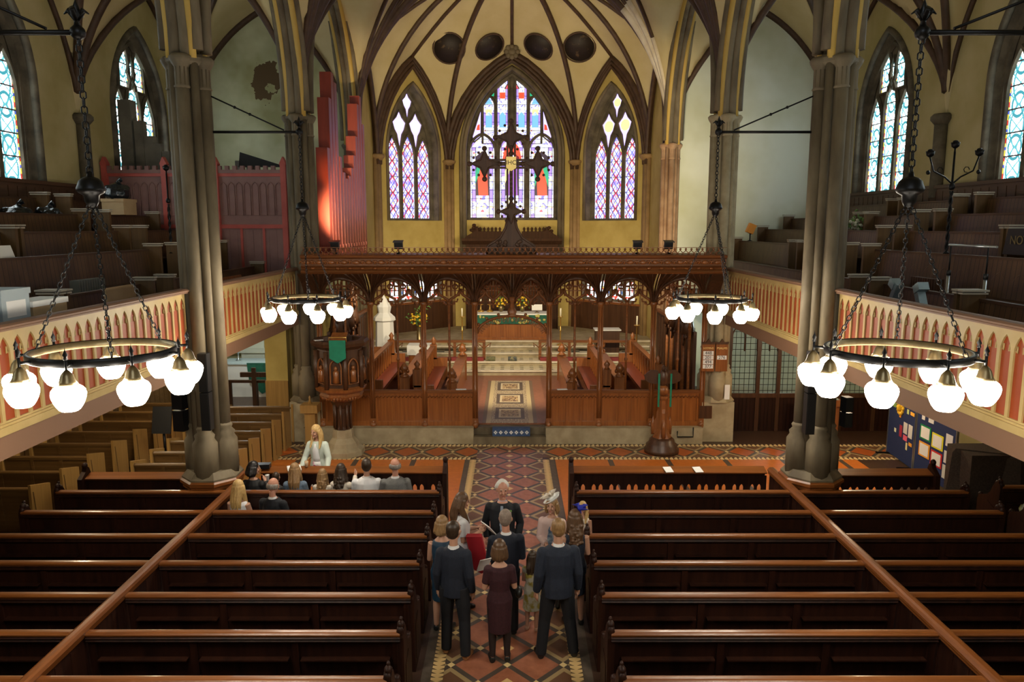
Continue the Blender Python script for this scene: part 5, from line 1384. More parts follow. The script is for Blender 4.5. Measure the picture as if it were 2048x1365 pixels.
for nm, loc, e, c in (('chapel_daylight_fill', (-8.2, 22.6, 2.85), 45, (.85, .95, 1)), ('left_aisle_lamp', (-8.2, 17.5, 2.8), 40, (1, .85, .62)), ('left_aisle_lamp', (-8.0, 13.2, 2.8), 30, (1, .85, .62)), ('porch_lamp', (8.2, 22.6, 2.85), 70, (.8, .95, .92)), ('right_aisle_lamp', (7.6, 16.6, 2.8), 60, (1, .8, .55))):  # chapel point light is added, standing in for daylight from a side window
    l = bpy.data.lights.new(nm, 'POINT'); l.energy = e; l.color = c; l.shadow_soft_size = .12; o = bpy.data.objects.new(nm, l); col.objects.link(o); o.location = loc

# ---------------------------------------------------------------- under the right gallery
GLZ = bpy.data.materials.new('leaded_glass'); GLZ.use_nodes = True; nt = GLZ.node_tree; bs = nt.nodes['Principled BSDF']
x_, y_, z_ = sep(nt, coords(nt)); gr = (x_ / .13).tri().lt(.05).mx((z_ / .16).tri().lt(.045))
nt.links.new(mixc(nt, gr, (.32, .42, .38), (.015, .015, .015)), bs.inputs['Base Color']); bs.inputs['Roughness'].default_value = .15
nt.links.new((gr * .5 + .5).o, bs.inputs['Alpha'])
PY = 19.75
t = thing('glazed_partition', 'dark wood partition with leaded glass under the right gallery', 'partition', (8.3, PY, 0))
q = MB().box(5.8, 10.68, PY, PY + .08, 0, .95)
for k in range(50): q.box(5.82 + k * .1, 5.83 + k * .1, PY - .01, PY, .05, .9)
q.build('boarded_dado', Wpewv, t)
q = MB().box(5.8, 10.68, PY - .04, PY + .1, .93, 1.05).box(5.8, 10.68, PY - .02, PY + .1, 2.95, 3.04)
for x in (5.82, 6.6, 7.15, 7.95, 8.85, 9.75, 10.6): q.box(x - .05, x + .05, PY - .03, PY + .1, .0, 3.0)
q.build('frame', Wdark, t)
q = MB()
for a, b in ((5.87, 6.55), (6.65, 7.1)):
    n = 2; 
    for i in range(n): 
        c = a + (i + .5) * (b - a) / n; q.tube([(u, PY, z) for u, z in lancet(c, (b - a) / n / 2, 2.2, 2.6, .25, 5)], .02, 5)
q.build('tracery', Wdark, t)
for a, b in ((5.87, 6.55), (6.65, 7.1), (7.2, 7.9), (8.0, 8.8), (8.9, 9.7), (9.8, 10.5)): MB().box(a, b, PY + .02, PY + .03, 1.05, 2.95).build('glass_pane', GLZ, t)
t = thing('display_case', 'wooden display case with glass top by the glazed partition', 'case', (7.9, 18.9, 0))
MB().box(7.45, 8.4, 18.6, 19.2, .95, 1.12).box(7.5, 7.58, 18.65, 18.73, 0, .95).box(8.27, 8.35, 18.65, 18.73, 0, .95).box(7.5, 7.58, 19.07, 19.15, 0, .95).box(8.27, 8.35, 19.07, 19.15, 0, .95).build('case_frame', Wscr, t)
q = MB()
for k in range(2): 
    for j in range(4): q.box(7.5 + j * .22, 7.68 + j * .22, 18.65 + k * .27, 18.88 + k * .27, 1.122, 1.128)
q.build('card', plain('pale_blue_card', (.45, .62, .62), .5), t)
BP = [Vector((9.22, 17.85, 0)), Vector((9.1, 16.38, 0)), Vector((9.12, 14.85, 0))]; BK = 1.5 / 1.95
posters = [[(.32, 1.62, .17, .3, (.25, .42, .12)), (.66, 1.3, .08, .1, (.9, .4, .02)), (.98, 1.02, .2, .34, (.6, .6, .58)), (1.24, 1.0, .2, .4, (.62, .62, .6)), (.75, .85, .14, .36, (.35, .02, .05)), (1.0, .72, .2, .16, (.75, .12, .2)), (1.1, .5, .08, .22, (.75, .7, .35)), (1.28, .62, .16, .1, (.85, .35, .03)), (1.05, 1.55, .1, .14, (.5, .6, .25)), (1.28, 1.55, .2, .1, (.85, .45, .05)), (.45, .78, .1, .12, (.7, .7, .5))],
           [(.28, 1.62, .12, .14, (.7, .7, .7)), (.58, 1.64, .2, .18, (.7, .7, .7)), (.4, 1.2, .42, .42, (.0, .2, .06)), (.87, 1.12, .42, .42, (.75, .7, .02)), (.4, .7, .42, .42, (.8, .35, .03)), (.87, .62, .42, .42, (.55, .02, .02)), (1.28, 1.3, .24, .34, (.7, .7, .72)), (1.25, .82, .22, .34, (.65, .65, .65)), (1.22, .4, .2, .38, (.62, .62, .56))]]
for b in range(2):
    a, c = BP[b], BP[b + 1]; d = (c - a).normalized(); L = (c - a).length - .06; rz = math.atan2(d.y, d.x); n_ = Vector((-d.y, d.x, 0)); n_ = n_ if n_.x < 0 else -n_
    mid = (a + c) / 2
    t = thing('notice_board', 'tall navy felt display board with pinned papers, %s of the pair' % ('far one' if b == 0 else 'near one'), 'notice board', mid, 'navy display boards')
    MB().obox((mid.x, mid.y, .76), (L, .03, 1.44), rz=rz).build('felt_panel', NavyFelt, t)
    q = MB()
    for e in (-1, 1): q.obox(mid + d * (e * L / 2) + Vector((0, 0, .76)), (.04, .045, 1.52), rz=rz)
    q.obox(mid + Vector((0, 0, 1.5)), (L, .045, .04), rz=rz); q.build('metal_frame', Silver, t)
    q = MB().obox(mid + d * (-L / 2 + .1) + Vector((0, 0, .02)), (.06, .6, .03), rz=rz).obox(mid + d * (L / 2 - .1) + Vector((0, 0, .02)), (.06, .6, .03), rz=rz).build('foot', Iron, t)
    for k, (u, z, w_, h_, c_) in enumerate(posters[b]):
        h_ *= BK; p = a + d * u + n_ * .022 + Vector((0, 0, z * BK + .08))
        o = MB().obox(p, (w_, .006, h_), rz=rz).build('poster', plain('poster_%d%d' % (b, k), c_, .8))
        o['category'] = 'poster'
        cn = {(.7, .7, .7): 'white', (.0, .2, .06): 'green bordered', (.75, .7, .02): 'yellow bordered', (.8, .35, .03): 'orange bordered', (.55, .02, .02): 'red bordered', (.7, .7, .72): 'tall white', (.65, .65, .65): 'pale', (.62, .62, .56): 'cream', (.25, .42, .12): 'green', (.9, .4, .02): 'orange', (.6, .6, .58): 'grey printed', (.62, .62, .6): 'taller grey printed', (.35, .02, .05): 'dark red upright', (.75, .12, .2): 'pink', (.75, .7, .35): 'straw coloured', (.85, .35, .03): 'small low orange', (.5, .6, .25): 'light green', (.85, .45, .05): 'amber', (.7, .7, .5): 'small cream'}[c_]
        extra = ' at the top %s' % ('left' if k == 0 else 'right of it') if cn == 'white' else ''
        o['label'] = '%s paper pinned on the %s navy display board%s' % (cn, 'far' if b == 0 else 'near', extra); o['group'] = 'papers on the display boards'
        if b == 1 and 2 <= k <= 5:
            MB().obox(p + n_ * .005, (w_ * .78, .006, h_ * .78), rz=rz).build('sheet', Paper, o)
sf = BP[0] + (BP[1] - BP[0]).normalized() * .68; n_ = Vector((-.97, .24, 0)); q = MB(); e = (BP[1] - BP[0]).normalized()
c0 = sf + n_ * .03 + Vector((0, 0, 1.28))
for k in range(12):
    a = k * PI / 6; p = c0 + e * (.14 * math.cos(a)) + Vector((0, 0, .14 * math.sin(a))); q.ball(p, .05, .03, .05, 6)
q.ball(c0, .1, .03, .1, 8); o = q.build('sunflower_cutout', Yellow); tag(o, 'yellow paper sunflower at the top of the far display board', 'decoration'); MB().ball(c0 + n_ * .03, .06, .02, .06, 8).build('centre', plain('orange_brown', (.5, .2, .02), .8), o)
t = thing('covered_piano', 'upright piano hidden under a dark brown cloth cover', 'piano', (9.4, 13.9, 0))
MB().loft([((9.4, 13.85, .02), 1.1, .62), ((9.4, 13.85, .7), 1.02, .55), ((9.4, 13.85, 1.22), .98, .5), ((9.4, 13.85, 1.3), .92, .44)], n=4, smooth=False).xf(Matrix.Translation((9.4, 13.85, 0)) @ Matrix.Scale(1, 4) @ Matrix.Translation((-9.4, -13.85, 0))).box(8.55, 10.3, 13.45, 14.25, 0, 1.28).build('cloth_cover', plain('dark_brown_cloth', (.035, .024, .016), .9, c2=(.06, .04, .028), scale=30), t)
p = make_pew(1.9, 'pew', (1, 0))
for k, y in enumerate((12.55, 11.7)):
    place(p, 9.45, y, 'dark mahogany pew with carved end at the right edge, %s the piano' % ('just before' if k == 0 else 'second from'), 'pews by the right wall', k == 0)
q = MB(); rr = random.Random(4)
for k in range(14): q.ball((8.9 + rr.uniform(-.15, .15), 12.3 + rr.uniform(-.1, .1), .55 + rr.uniform(0, .45)), .1, .1, .1, 6)
o = q.build('carrier_bag', plain('bag_print', (.5, .52, .45), .6, c2=(.55, .5, .08), scale=7)); tag(o, 'crumpled white and yellow carrier bag on the pew at the right edge', 'bag')

# ---------------------------------------------------------------- things left in the galleries
def lamp_standard(x, y, z, label, arms=3):
    t = thing('lamp_standard', label, 'lamp', (x, y, z), 'iron lamp standards')
    q = MB().lathe([(.06, 0), (.03, .04)], (x, y, z), 8)
    for e in (0, PI): q.tube([(x + .018 * math.cos(k * .9 + e), y + .018 * math.sin(k * .9 + e), z + k * .045) for k in range(25)], .018, 5)
    q.lathe([(.03, 1.1), (.05, 1.13), (.05, 1.18), (.02, 1.22), (.018, 1.75)], (x, y, z), 8); q.build('twisted_stem', Iron, t)
    for a in range(arms):
        d = Vector(((0, 1, -1)[a], (0, -.25, .25)[a], 0)); b = Vector((x, y, z + 1.2))
        P = [b, b + d * .12 + Vector((0, 0, .12)), b + d * .3 + Vector((0, 0, .22)), b + d * .37 + Vector((0, 0, .46))] if a else [b + Vector((0, 0, .45)), b + Vector((0, 0, .6))]
        q = MB().tube(P, .014, 6)
        if a: q.ball(b + d * .38 + Vector((0, 0, .2)), .04, .02, .04, 6); q.tube([b + d * .2 + Vector((.05 * math.cos(k), 0, .24 + .05 * math.sin(k))) for k in range(6)], .008, 4)
        q.build('arm', Iron, t); e = P[-1]
        MB().lathe([(.02, 0), (.06, .03), (.075, .1), (.06, .1)], e, 10).ball(e + Vector((0, 0, .11)), .05, .05, .03, 8).build('lamp_cup', Iron, t)
lamp_standard(7.62, 13.25, 5.02, 'black twisted iron lamp standard with three cups, right gallery')
lamp_standard(-7.62, 16.9, 4.9, 'black twisted iron lamp standard behind the left column', 1)
def carton(x, y, z, sx, sy, sz, mat, label, name='cardboard_box', rz=0, lidm=None):
    t = thing(name, label, 'box', (x, y, z)); MB().obox((x, y, z + sz / 2), (sx, sy, sz), rz=rz).build('box_body', mat, t)
    MB().obox((x, y, z + sz - .03), (sx + .03, sy + .03, .07), rz=rz).build('lid', lidm or mat, t); return t
z0 = 3.95
c1 = carton(-5.98, 8.75, z0 - .42, .34, .5, 1.24, BoxGrey, 'grey blue archive box with white label on the left gallery front', 'archive_box')
MB().box(-5.81, -5.805, 8.58, 8.92, 4.45, 4.64).build('label', Paper, c1)
c1 = carton(-5.98, 8.2, z0 - .42, .34, .5, 1.26, BoxGrey, 'second archive box at the left edge of the gallery front', 'archive_box')
MB().box(-5.81, -5.805, 8.0, 8.4, 4.45, 4.64).build('label', Paper, c1)
carton(-5.98, 9.4, z0 - .42, .34, .7, 1.06, Card, 'flat brown carton with a pale top beside the archive boxes', lidm=WhiteCloth)
for nm, x, y, z, sz, lab, mat in (('plywood_sheet', -6.25, 12.05, 3.4, (.04, .9, 1.15), 'brown hardboard sheet leaning behind the left gallery front', Card), ('table_top', -6.2, 16.6, 3.4, (.05, 1.4, 1.0), 'orange varnished board leaning in left gallery beyond the column', Wpanel)):
    o = MB().obox((x, y, z + sz[2] / 2), sz, ry=-.12).build(nm, mat); tag(o, lab, 'board')
c1 = carton(-9.2, 17.85, 5.76, .5, .6, .36, Card, 'open carton with black bags in the upper left gallery pews'); 
def bag(x, y, z, r, label, sd):
    q = MB(); rr = random.Random(sd)
    q.loft([((x, y, z), r * .7, r * .8), ((x, y, z + r * .3), r * .95, r * 1.1), ((x, y, z + r * .8), r * .9, r), ((x, y, z + r * 1.15), r * .55, r * .6), ((x, y, z + r * 1.3), r * .2, r * .2)], n=12)
    for k in range(11): a = rr.uniform(0, 6.28); q.ball((x + r * .6 * math.cos(a), y + r * .75 * math.sin(a), z + r * rr.uniform(.3, 1)), r * .35, r * .35, r * .3, 8)
    q.tube([(x, y, z + r * 1.2), (x + .03, y, z + r * 1.45), (x + .1, y + .05, z + r * 1.6)], [.05, .03, .07], 7)
    o = fuse(q, 'bin_bag', BagBlack, None, .022, 2); tag(o, label, 'bag', 'black bin bags')
bag(-9.2, 17.8, 6.1, .3, 'shiny black bag bulging from the open carton, left gallery', 1)
bag(-9.75, 16.0, 5.51, .3, 'black bin bag on the pew before the outer wall, left gallery', 2); bag(-9.75, 15.0, 5.51, .3, 'black bin bag further left on the same upper pew', 3)
for k in range(3):
    o = MB().lathe([(.03, 0), (.04, .1)], (-10.05, 13.0 + k * .55, 6.105), 8).build('paper_cup', plain('blue_cup%d' % k, (.1, .35, .5), .6)); tag(o, 'small blue cup on the upper left gallery pew rail, %s from the left' % ORD[k], 'cup', 'blue cups')
o = MB().obox((-7.75, 11.2, 5.0), (.03, 1.1, .42), ry=-.3).build('white_panel', WhiteCloth); tag(o, 'pale panel leaning on top of the left gallery partition', 'board')
for s, y, nm in ((-1, 12.6, 'left'), (1, 12.9, 'right')):
    t = thing('radiator', 'old column radiator against the %s gallery partition' % nm, 'radiator', (s * 7.3, y, 3.95), 'gallery radiators')
    for k in range(11): MB().box(*sorted((s * 7.05, s * 7.2)), y - .4 + k * .075, y - .35 + k * .075, 3.96, 4.62).build('radiator_section', Radiator if s < 0 else Wdark, t)
for k, y in enumerate((12.05, 11.1)):
    t = thing('projector_screen_stand', 'silver telescopic pole of the screen stand, %s pole in right gallery' % ('left' if k == 0 else 'right'), 'stand', (7.0, y, 3.5), 'silver stand poles')
    MB().tube([(7.0, y, 3.5), (7.0, y, 4.75)], .025, 8).build('lower_tube', Silver, t); MB().tube([(7.0, y, 4.75), (7.0, y, 5.2)], .012, 6).build('upper_tube', Iron, t); MB().lathe([(.035, 0), (.035, .08)], (7.0, y, 4.72), 8).build('clamp', BlackPl, t)
o = MB().tube([(7.0, 12.1, 5.2), (7.0, 10.9, 5.2)], .018, 6).build('cross_bar', Silver); tag(o, 'thin silver bar across the two screen stand poles', 'bar')
t = thing('notice_sign', 'black sign lettered NOTICE standing on right gallery pews', 'sign', (8.1, 11.9, 5.0)); MB().obox((8.1, 11.9, 5.25), (.03, 1.0, .42), ry=.15).build('sign_board', BlackPl, t); text('NOTICE', .2, (8.07, 11.9, 5.27), plain('dull_gold', (.2, .15, .06), .6), t, rz=-PI / 2)
for k, (y, a) in enumerate(((12.0, .5), (11.25, -.5))):
    o = MB().obox((6.15, y, 4.42), (.12, .1, .4), rx=a).obox((6.15, y + .02, 4.58), (.16, .16, .12), rx=a).build('projector_mount', plain('grey_blue_metal%d' % k, (.25, .33, .36), .4, .5)); tag(o, 'grey metal bracket leaning behind right gallery front, %s one' % ('left' if k == 0 else 'right'), 'bracket')
flowers('potted_plant', 'pale green dried plant behind the right column in the gallery', (9.0, 19.9, 4.75), .22, 26, plain('pale_petals', (.6, .62, .5), .7), 9, .55)
t = thing('desk_lamp', 'orange work lamp on the far right gallery pew', 'lamp', (7.67, 24.4, 5.025)); MB().lathe([(.1, 0), (.02, .03), (.02, .3)], (7.67, 24.4, 5.025), 8).build('stand', Iron, t); MB().obox((7.67, 24.35, 5.42), (.22, .2, .3), ry=.4).build('shade', plain('orange_shade', (.8, .3, .03), .5), t)
# ---------------------------------------------------------------- people
Skin = plain('skin', (.5, .27, .18), .55); Skin2 = plain('skin_ruddy', (.52, .25, .17), .5)
Lips = plain('lips', (.35, .08, .07), .5); Eye = plain('eye', (.03, .02, .02), .3)
H_dark = plain('dark_brown_hair', (.025, .014, .008), .45, c2=(.05, .028, .014), scale=30, stretch=(3, 3, .4))
H_black = plain('black_hair', (.008, .006, .006), .4); H_brown = plain('brown_hair', (.07, .035, .015), .45, c2=(.13, .065, .03), scale=30, stretch=(3, 3, .4))
H_blonde = plain('blonde_hair', (.42, .25, .08), .45, c2=(.62, .42, .17), scale=30, stretch=(3, 3, .4)); H_fair = plain('fair_brown_hair', (.2, .11, .045), .45, c2=(.34, .2, .085), scale=30, stretch=(3, 3, .4))
H_white = plain('white_hair', (.62, .6, .56), .5); H_grey = plain('grey_hair', (.18, .15, .13), .5, c2=(.28, .25, .22), scale=40)
Navy = plain('navy_suit', (.006, .01, .022), .8, c2=(.009, .014, .03), scale=60); Navy2 = plain('dark_navy_suit', (.005, .006, .01), .8); Navy3 = plain('blue_suit', (.008, .013, .028), .8, c2=(.013, .02, .04), scale=60)
Grey = plain('grey_suit', (.13, .13, .125), .8, c2=(.17, .17, .165), scale=60); Shirt = plain('white_shirt', (.72, .72, .74), .7); ShirtB = plain('blue_shirt', (.3, .4, .55), .7)
Maroon = plain('maroon_lace', (.028, .005, .009), .8, c2=(.045, .008, .014), scale=50); Tights = plain('black_tights', (.02, .012, .012), .6)
Mint = plain('mint_jacket', (.55, .62, .55), .7); Blush = plain('blush_jacket', (.68, .5, .46), .7); Teal = plain('teal_dress', (.008, .035, .07), .6)
Floral = plain('floral_skirt', (.75, .73, .72), .7, c2=(.45, .03, .16), scale=9, lo=.52, hi=.58); Floral2 = plain('floral_dress', (.6, .6, .5), .7, c2=(.4, .32, .05), scale=10, lo=.48, hi=.6)
Denim = plain('denim_jacket', (.1, .15, .22), .8, c2=(.16, .22, .3), scale=25); Ivory = plain('ivory_dress', (.7, .62, .52), .7); BlueP = plain('blue_print_top', (.05, .1, .2), .7, c2=(.4, .5, .55), scale=20)
RedC = plain('red_cloth', (.4, .01, .02), .7); Tan = plain('tan_leather', (.3, .13, .045), .5); BlackL = plain('black_leather', (.01, .01, .01), .35)
RoyalB = plain('royal_blue_feather', (.01, .02, .35), .6); DkRed = plain('nude_heel', (.45, .27, .18), .4)

ARM = {'down': ((.05, -.03, -.27), (.06, .05, -.52)), 'pocket': ((.07, -.06, -.26), (.04, .05, -.47)), 'hold': ((.05, .0, -.27), (-.06, .26, -.2)),
       'front': ((.04, .02, -.27), (-.1, .2, -.3)), 'lean': ((.09, .06, -.26), (.12, .24, -.46)), 'up': ((.06, .1, -.22), (-.06, .26, -.05)), 'lap': ((.05, .06, -.26), (-.04, .28, -.34)), 'reach': ((.02, .2, -.12), (-.02, .4, .05)), 'elbow': ((.13, -.12, -.22), (-.02, .08, -.32))}
def person(label, x, y, face, h=1.75, sex='m', sit=False, arms=('down', 'down'), turn=0, nod=0, hair=None, hm=None, top=None, bottom=None, dress=None, hem=.45, sleeve='long', shirt=None, shoes=BlackL, skin=Skin, legs=None, stride=0, wide=1.0, vox=.01, collar=True, z0=0, legpos=None, lean=0, opn=False):
    k = h / 1.75; f = sex == 'f'
    t = thing('person', label, 'person', (x, y, z0)); Mw = Matrix.Translation((x, y, z0)) @ Matrix.Rotation(face, 4, 'Z') @ Matrix.Scale(k, 4)
    ph = .57 if sit else .93
    if sit: ph = .585 / k
    V = lambda a, b, c: Vector((a, b, c))
    tl = lambda p: p + V(0, lean * (p.z - ph), 0) if p.z > ph else p
    up = lambda a, b, c: V(a, b + lean * c, ph + c)
    sw = (.165 if f else .19) * wide
    def torso(g, z0_, z1_, hips=True):
        R_ = [(-.12, .165 if f else .155, .118), (0, .168 if f else .158, .12), (.14, .125 if f else .15, .1 if f else .108), (.3, .145 if f else .165, .115), (.42, .145 if f else .165, .105), (.475, .11 if f else .13, .085), (.51, .075, .068), (.535, .055, .058)]
        return [((0, lean * max(c, 0), ph + c), a * wide + g, b * wide + g) for c, a, b in R_ if z0_ <= c <= z1_]
    sh = [up(s * (sw - .012), -.01, .435) for s in (-1, 1)]
    J = []
    for i, s in enumerate((-1, 1)):
        e, w_ = ARM[arms[i]]; J.append((sh[i], sh[i] + V(s * e[0], e[1], e[2]), sh[i] + V(s * w_[0], w_[1], w_[2])))
    hipw = .09
    if sit: L = [(V(s * hipw, 0, ph), V(s * .1, .4, ph - .02), V(s * .1, .33, .1)) for s in (-1, 1)]
    elif legpos: L = [(V(s * hipw, 0, ph), V(s * .1 + a * .5, b * .5 + .03, .5), V(s * .1 + a, b, .09)) for s, (a, b) in zip((-1, 1), legpos)]
    else: L = [(V(s * hipw, 0, ph), V(s * .1, .025 + s * stride * .4, .5), V(s * (.1 + abs(stride) * .3), -.015 + s * stride, .09)) for s in (-1, 1)]
    hc = up(0, .02, .71); Mh = Matrix.Translation(hc) @ Matrix.Rotation(turn, 4, 'Z') @ Matrix.Rotation(nod, 4, 'X') @ Matrix.Scale(1.07, 4)
    hp = lambda a, b, c: Mh @ V(a, b, c)
    def xf(mb): return mb.xf(Mw)
    # one continuous body
    b = MB(); b.loft(torso(0, -.2, .6), n=14)
    b.tube([up(0, -.01, .5), hp(0, -.015, -.08)], .052 if not f else .043, 10)
    b.ball(hp(0, -.005, .015), .074, .094, .105, 14, Mh.to_3x3()); b.ball(hp(0, .025, -.06), .054, .06, .055, 10, Mh.to_3x3())
    b.tube([hp(0, .085, .03), hp(0, .108, -.02), hp(0, .085, -.03)], [.012, .018, .01], 6)
    for s in (-1, 1): b.ball(hp(s * .076, -.005, -.005), .014, .022, .032, 8, Mh.to_3x3()); b.ball(hp(s * .035, .075, -.03), .022, .016, .02, 6)
    b.ball(hp(0, .085, -.095), .022, .018, .016, 6)
    for i, s in enumerate((-1, 1)):
        S, E_, W_ = J[i]
        b.tube([S, S.lerp(E_, .5), E_, E_.lerp(W_, .3), W_], [.052, .047, .04, .042, .028], 10)
        d = (W_ - E_).normalized(); side = d.cross(V(-s, .2, 0)).normalized(); nn = d.cross(side)
        c = W_ + d * .05
        b.tube([W_, W_ + d * .03, W_ + d * .09], [.026, .036, .034], 8, squash=.5)
        for q in range(4):
            o = side * ((q - 1.5) * .02); ln = (.062, .075, .07, .055)[q]
            p0 = W_ + d * .085 + o; p1 = p0 + d * ln * .55 + nn * (-.006); p2 = p1 + d * ln * .4 - nn * .02
            b.tube([W_ + d * .05 + o, p0, p1, p2], [.011, .0105, .0098, .008], 6)
        p0 = W_ + d * .025 + side * .03; b.tube([W_ + d * .02 + side * .01, p0 + side * .012, p0 + side * .028 + d * .03, p0 + side * .024 + d * .06], [.014, .0125, .011, .008], 6)
        A, K_, F_ = L[i]
        b.tube([A, A.lerp(K_, .5), K_, K_.lerp(F_, .35), F_], [.088, .075, .056, .054, .036], 10)
        fd = V(s * .18, 1, 0).normalized(); b.tube([F_ + V(0, -.03, -.04), F_ + fd * .08 + V(0, 0, -.055), F_ + fd * .16 + V(0, 0, -.065)], [.035, .036, .025], 8)
    fuse(xf(b), 'body', skin, t, vox * .8 * k)
    for s in (-1, 1):
        xf(MB().ball(hp(s * .03, .08, .018), .011, .008, .007, 8)).build('eye', Eye, t)
        xf(MB().tube([hp(s * .014, .09, .037), hp(s * .045, .082, .038)], .0036, 5)).build('eyebrow', hm or H_dark, t)
    xf(MB().ball(hp(0, .088, -.063), .024, .01, .007, 8)).build('mouth', Lips, t)
    # hair
    if hair:
        g = MB(); m3 = Mh.to_3x3(); rr = random.Random(hash(label) % 1000 if False else len(label))
        if hair == 'fringe': 
            for a in range(9): 
                an = PI + PI * a / 8; g.ball(hp(.076 * math.cos(an), .0 + .088 * math.sin(an), -.005), .025, .025, .045, 8, m3)
        else:
            g.ball(hp(0, -.028, .036), .081, .09, .094, 14, m3) if hair not in ('bob', 'long', 'curly') else g.ball(hp(0, -.014, .036), .085, .096, .098, 14, m3); g.ball(hp(0, -.035, -.0), .08, .078, .09, 12, m3)
        if hair == 'wavy': 
            for a in range(12): an = PI * a / 11; g.ball(hp(.076 * math.cos(an), -.045 + .015 * math.sin(an * 3), .02 + .082 * math.sin(an)), .028, .05, .028, 8)
        if hair in ('bob', 'long', 'curly'):
            low = {'bob': -.13, 'long': -.36, 'curly': -.34}[hair]
            for a in range(9):
                an = PI * .92 + (PI * 1.16) * a / 8
                q0 = hp(.068 * math.cos(an), -.01 + .078 * math.sin(an), .03); q1 = hp(.086 * math.cos(an), -.02 + .085 * math.sin(an), -.08)
                yb = min(0, math.sin(an)) * .11 - .035
                q2 = V(0, 0, 0); lw = low * (1 if hair != 'bob' else 1)
                if hair == 'bob': q2 = hp(.08 * math.cos(an), -.02 + .075 * math.sin(an), low)
                else: q2 = hc + V(.1 * math.cos(an + turn * .5), yb - .02 + (.14 if abs(math.cos(an)) > .8 else 0), low + .05 * rr.random())
                mid = q1.lerp(q2, .5) + V(rr.uniform(-.012, .012), rr.uniform(-.012, .012) - (.015 if hair != 'bob' else 0), 0)
                g.tube([q0, q1, mid, q2], [.034, .036, .033, .012 if hair != 'bob' else .025], 7)
                if hair == 'curly':
                    for c in range(7): 
                        p = q1.lerp(q2, c / 6); g.ball(p + V(rr.uniform(-.02, .02), rr.uniform(-.03, .0), 0), .03, .03, .026, 6)
        fuse(xf(g), 'hair', hm, t, .009 * k, 2)
    # clothes
    def arms_mb(q, g, full):
        for S, E_, W_ in J:
            q.ball(S + V(0, 0, -.01), .062 + g, .06 + g, .06 + g, 10)
            if full == 'long': q.tube([S, S.lerp(E_, .5), E_, E_.lerp(W_, .5), E_.lerp(W_, .95)], [.058 + g, .054 + g, .048 + g, .043 + g, .036 + g], 10)
            elif full == 'short': q.tube([S, S.lerp(E_, .75)], [.056 + g, .05 + g], 10)
            elif full == 'cap': q.tube([S, S.lerp(E_, .3)], [.054 + g, .05 + g], 10)
        return q
    def legs_mb(q, g, flare=0):
        q.loft([((0, 0, ph - .1), .15 * wide + g, .115 * wide + g), ((0, 0, ph + .08), .155 * wide + g, .118 * wide + g)], n=14)
        for A, K_, F_ in L: q.tube([A, A.lerp(K_, .5), K_, K_.lerp(F_, .5), F_ + V(0, 0, -.03)], [.098 + g, .088 + g, .07 + g, .066 + g, .06 + g], 10)
        return q
    if bottom: fuse(xf(legs_mb(MB(), .006)), 'trousers', bottom, t, vox * k)
    if legs and not bottom:
        q = MB()
        for A, K_, F_ in L: q.tube([A, A.lerp(K_, .5), K_, K_.lerp(F_, .35), F_], [.092, .079, .06, .058, .04], 10)
        fuse(xf(q), 'tights', legs, t, vox * k)
    if dress:
        q = MB(); g = .012
        q.loft(torso(g, -.2, .2 if top else .5), n=14)
        if sit: 
            for A, K_, F_ in L: q.tube([A, K_, K_ + V(0, .02, -.1)], [.11, .1, .09], 10)
        else:
            n = 6; q.loft([((0, 0, ph - (ph - hem) * (1 - j / n)), (.155 + g + .0 + (.03 if shirt == 'flare' else -.01) * (1 - j / n)) * wide, .125 + g + (.05 if shirt == 'flare' else .0) * (1 - j / n)) for j in range(n + 1)], n=16)
        if sleeve != 'none' and not top: arms_mb(q, .006, sleeve)
        fuse(xf(q), 'dress', dress, t, vox * k)
    if top:
        q = MB(); g = .022
        q.loft(torso(g, -.2, .52), n=14); arms_mb(q, .012, sleeve)
        if opn:     # open front: cut by keeping it a little behind the chest
            q.xf(Matrix.Translation((0, -.03, 0)))
        fuse(xf(q), 'jacket', top, t, vox * k)
    if collar and (top or shirt) and shirt != 'flare':
        xf(MB().lathe([(.074, -.035), (.066, -.012), (.06, .006)], up(0, -.012, .538), 14, cap=False)).build('shirt_collar', shirt or Shirt, t)
    if not sit or True:
        for i, s in enumerate((-1, 1)):
            F_ = L[i][2]; fd = V(s * .18, 1, 0).normalized()
            q = MB().tube([F_ + V(0, -.035, -.045), F_ + fd * .06 + V(0, 0, -.05), F_ + fd * .15 + V(0, 0, -.062), F_ + fd * .2 + V(0, 0, -.068)], [.044, .045, .04, .022], 10)
            q.xf(Matrix()); fuse(xf(q), 'shoe', shoes, t, .012 * k)
    return t, (lambda a, b, c: Mw @ V(a, b, c)), up, J, Mw, hp
def X(px, y, z=1.3): return (px - 1024) / 1500 * (y * math.cos(PITCH) + (H - z) * math.sin(PITCH))
def child(mb, name, mat, P): return mb.xf(P[4]).build(name, mat, P[0])
def front(P, c0, c1, rx, mat, name, ry=.142, dy=.012):
    up = P[2]; n = 5; R_ = []
    for j in range(n + 1):
        c = c0 + (c1 - c0) * j / n; p = up(0, dy, c); k = 1 - .35 * max(0, (c - .32) / .15) if c > .32 else 1
        R_.append(((p.x, p.y, p.z), rx * (.75 if j == n else 1), ry * k))
    return child(MB().loft(R_, n=14), name, mat, P)
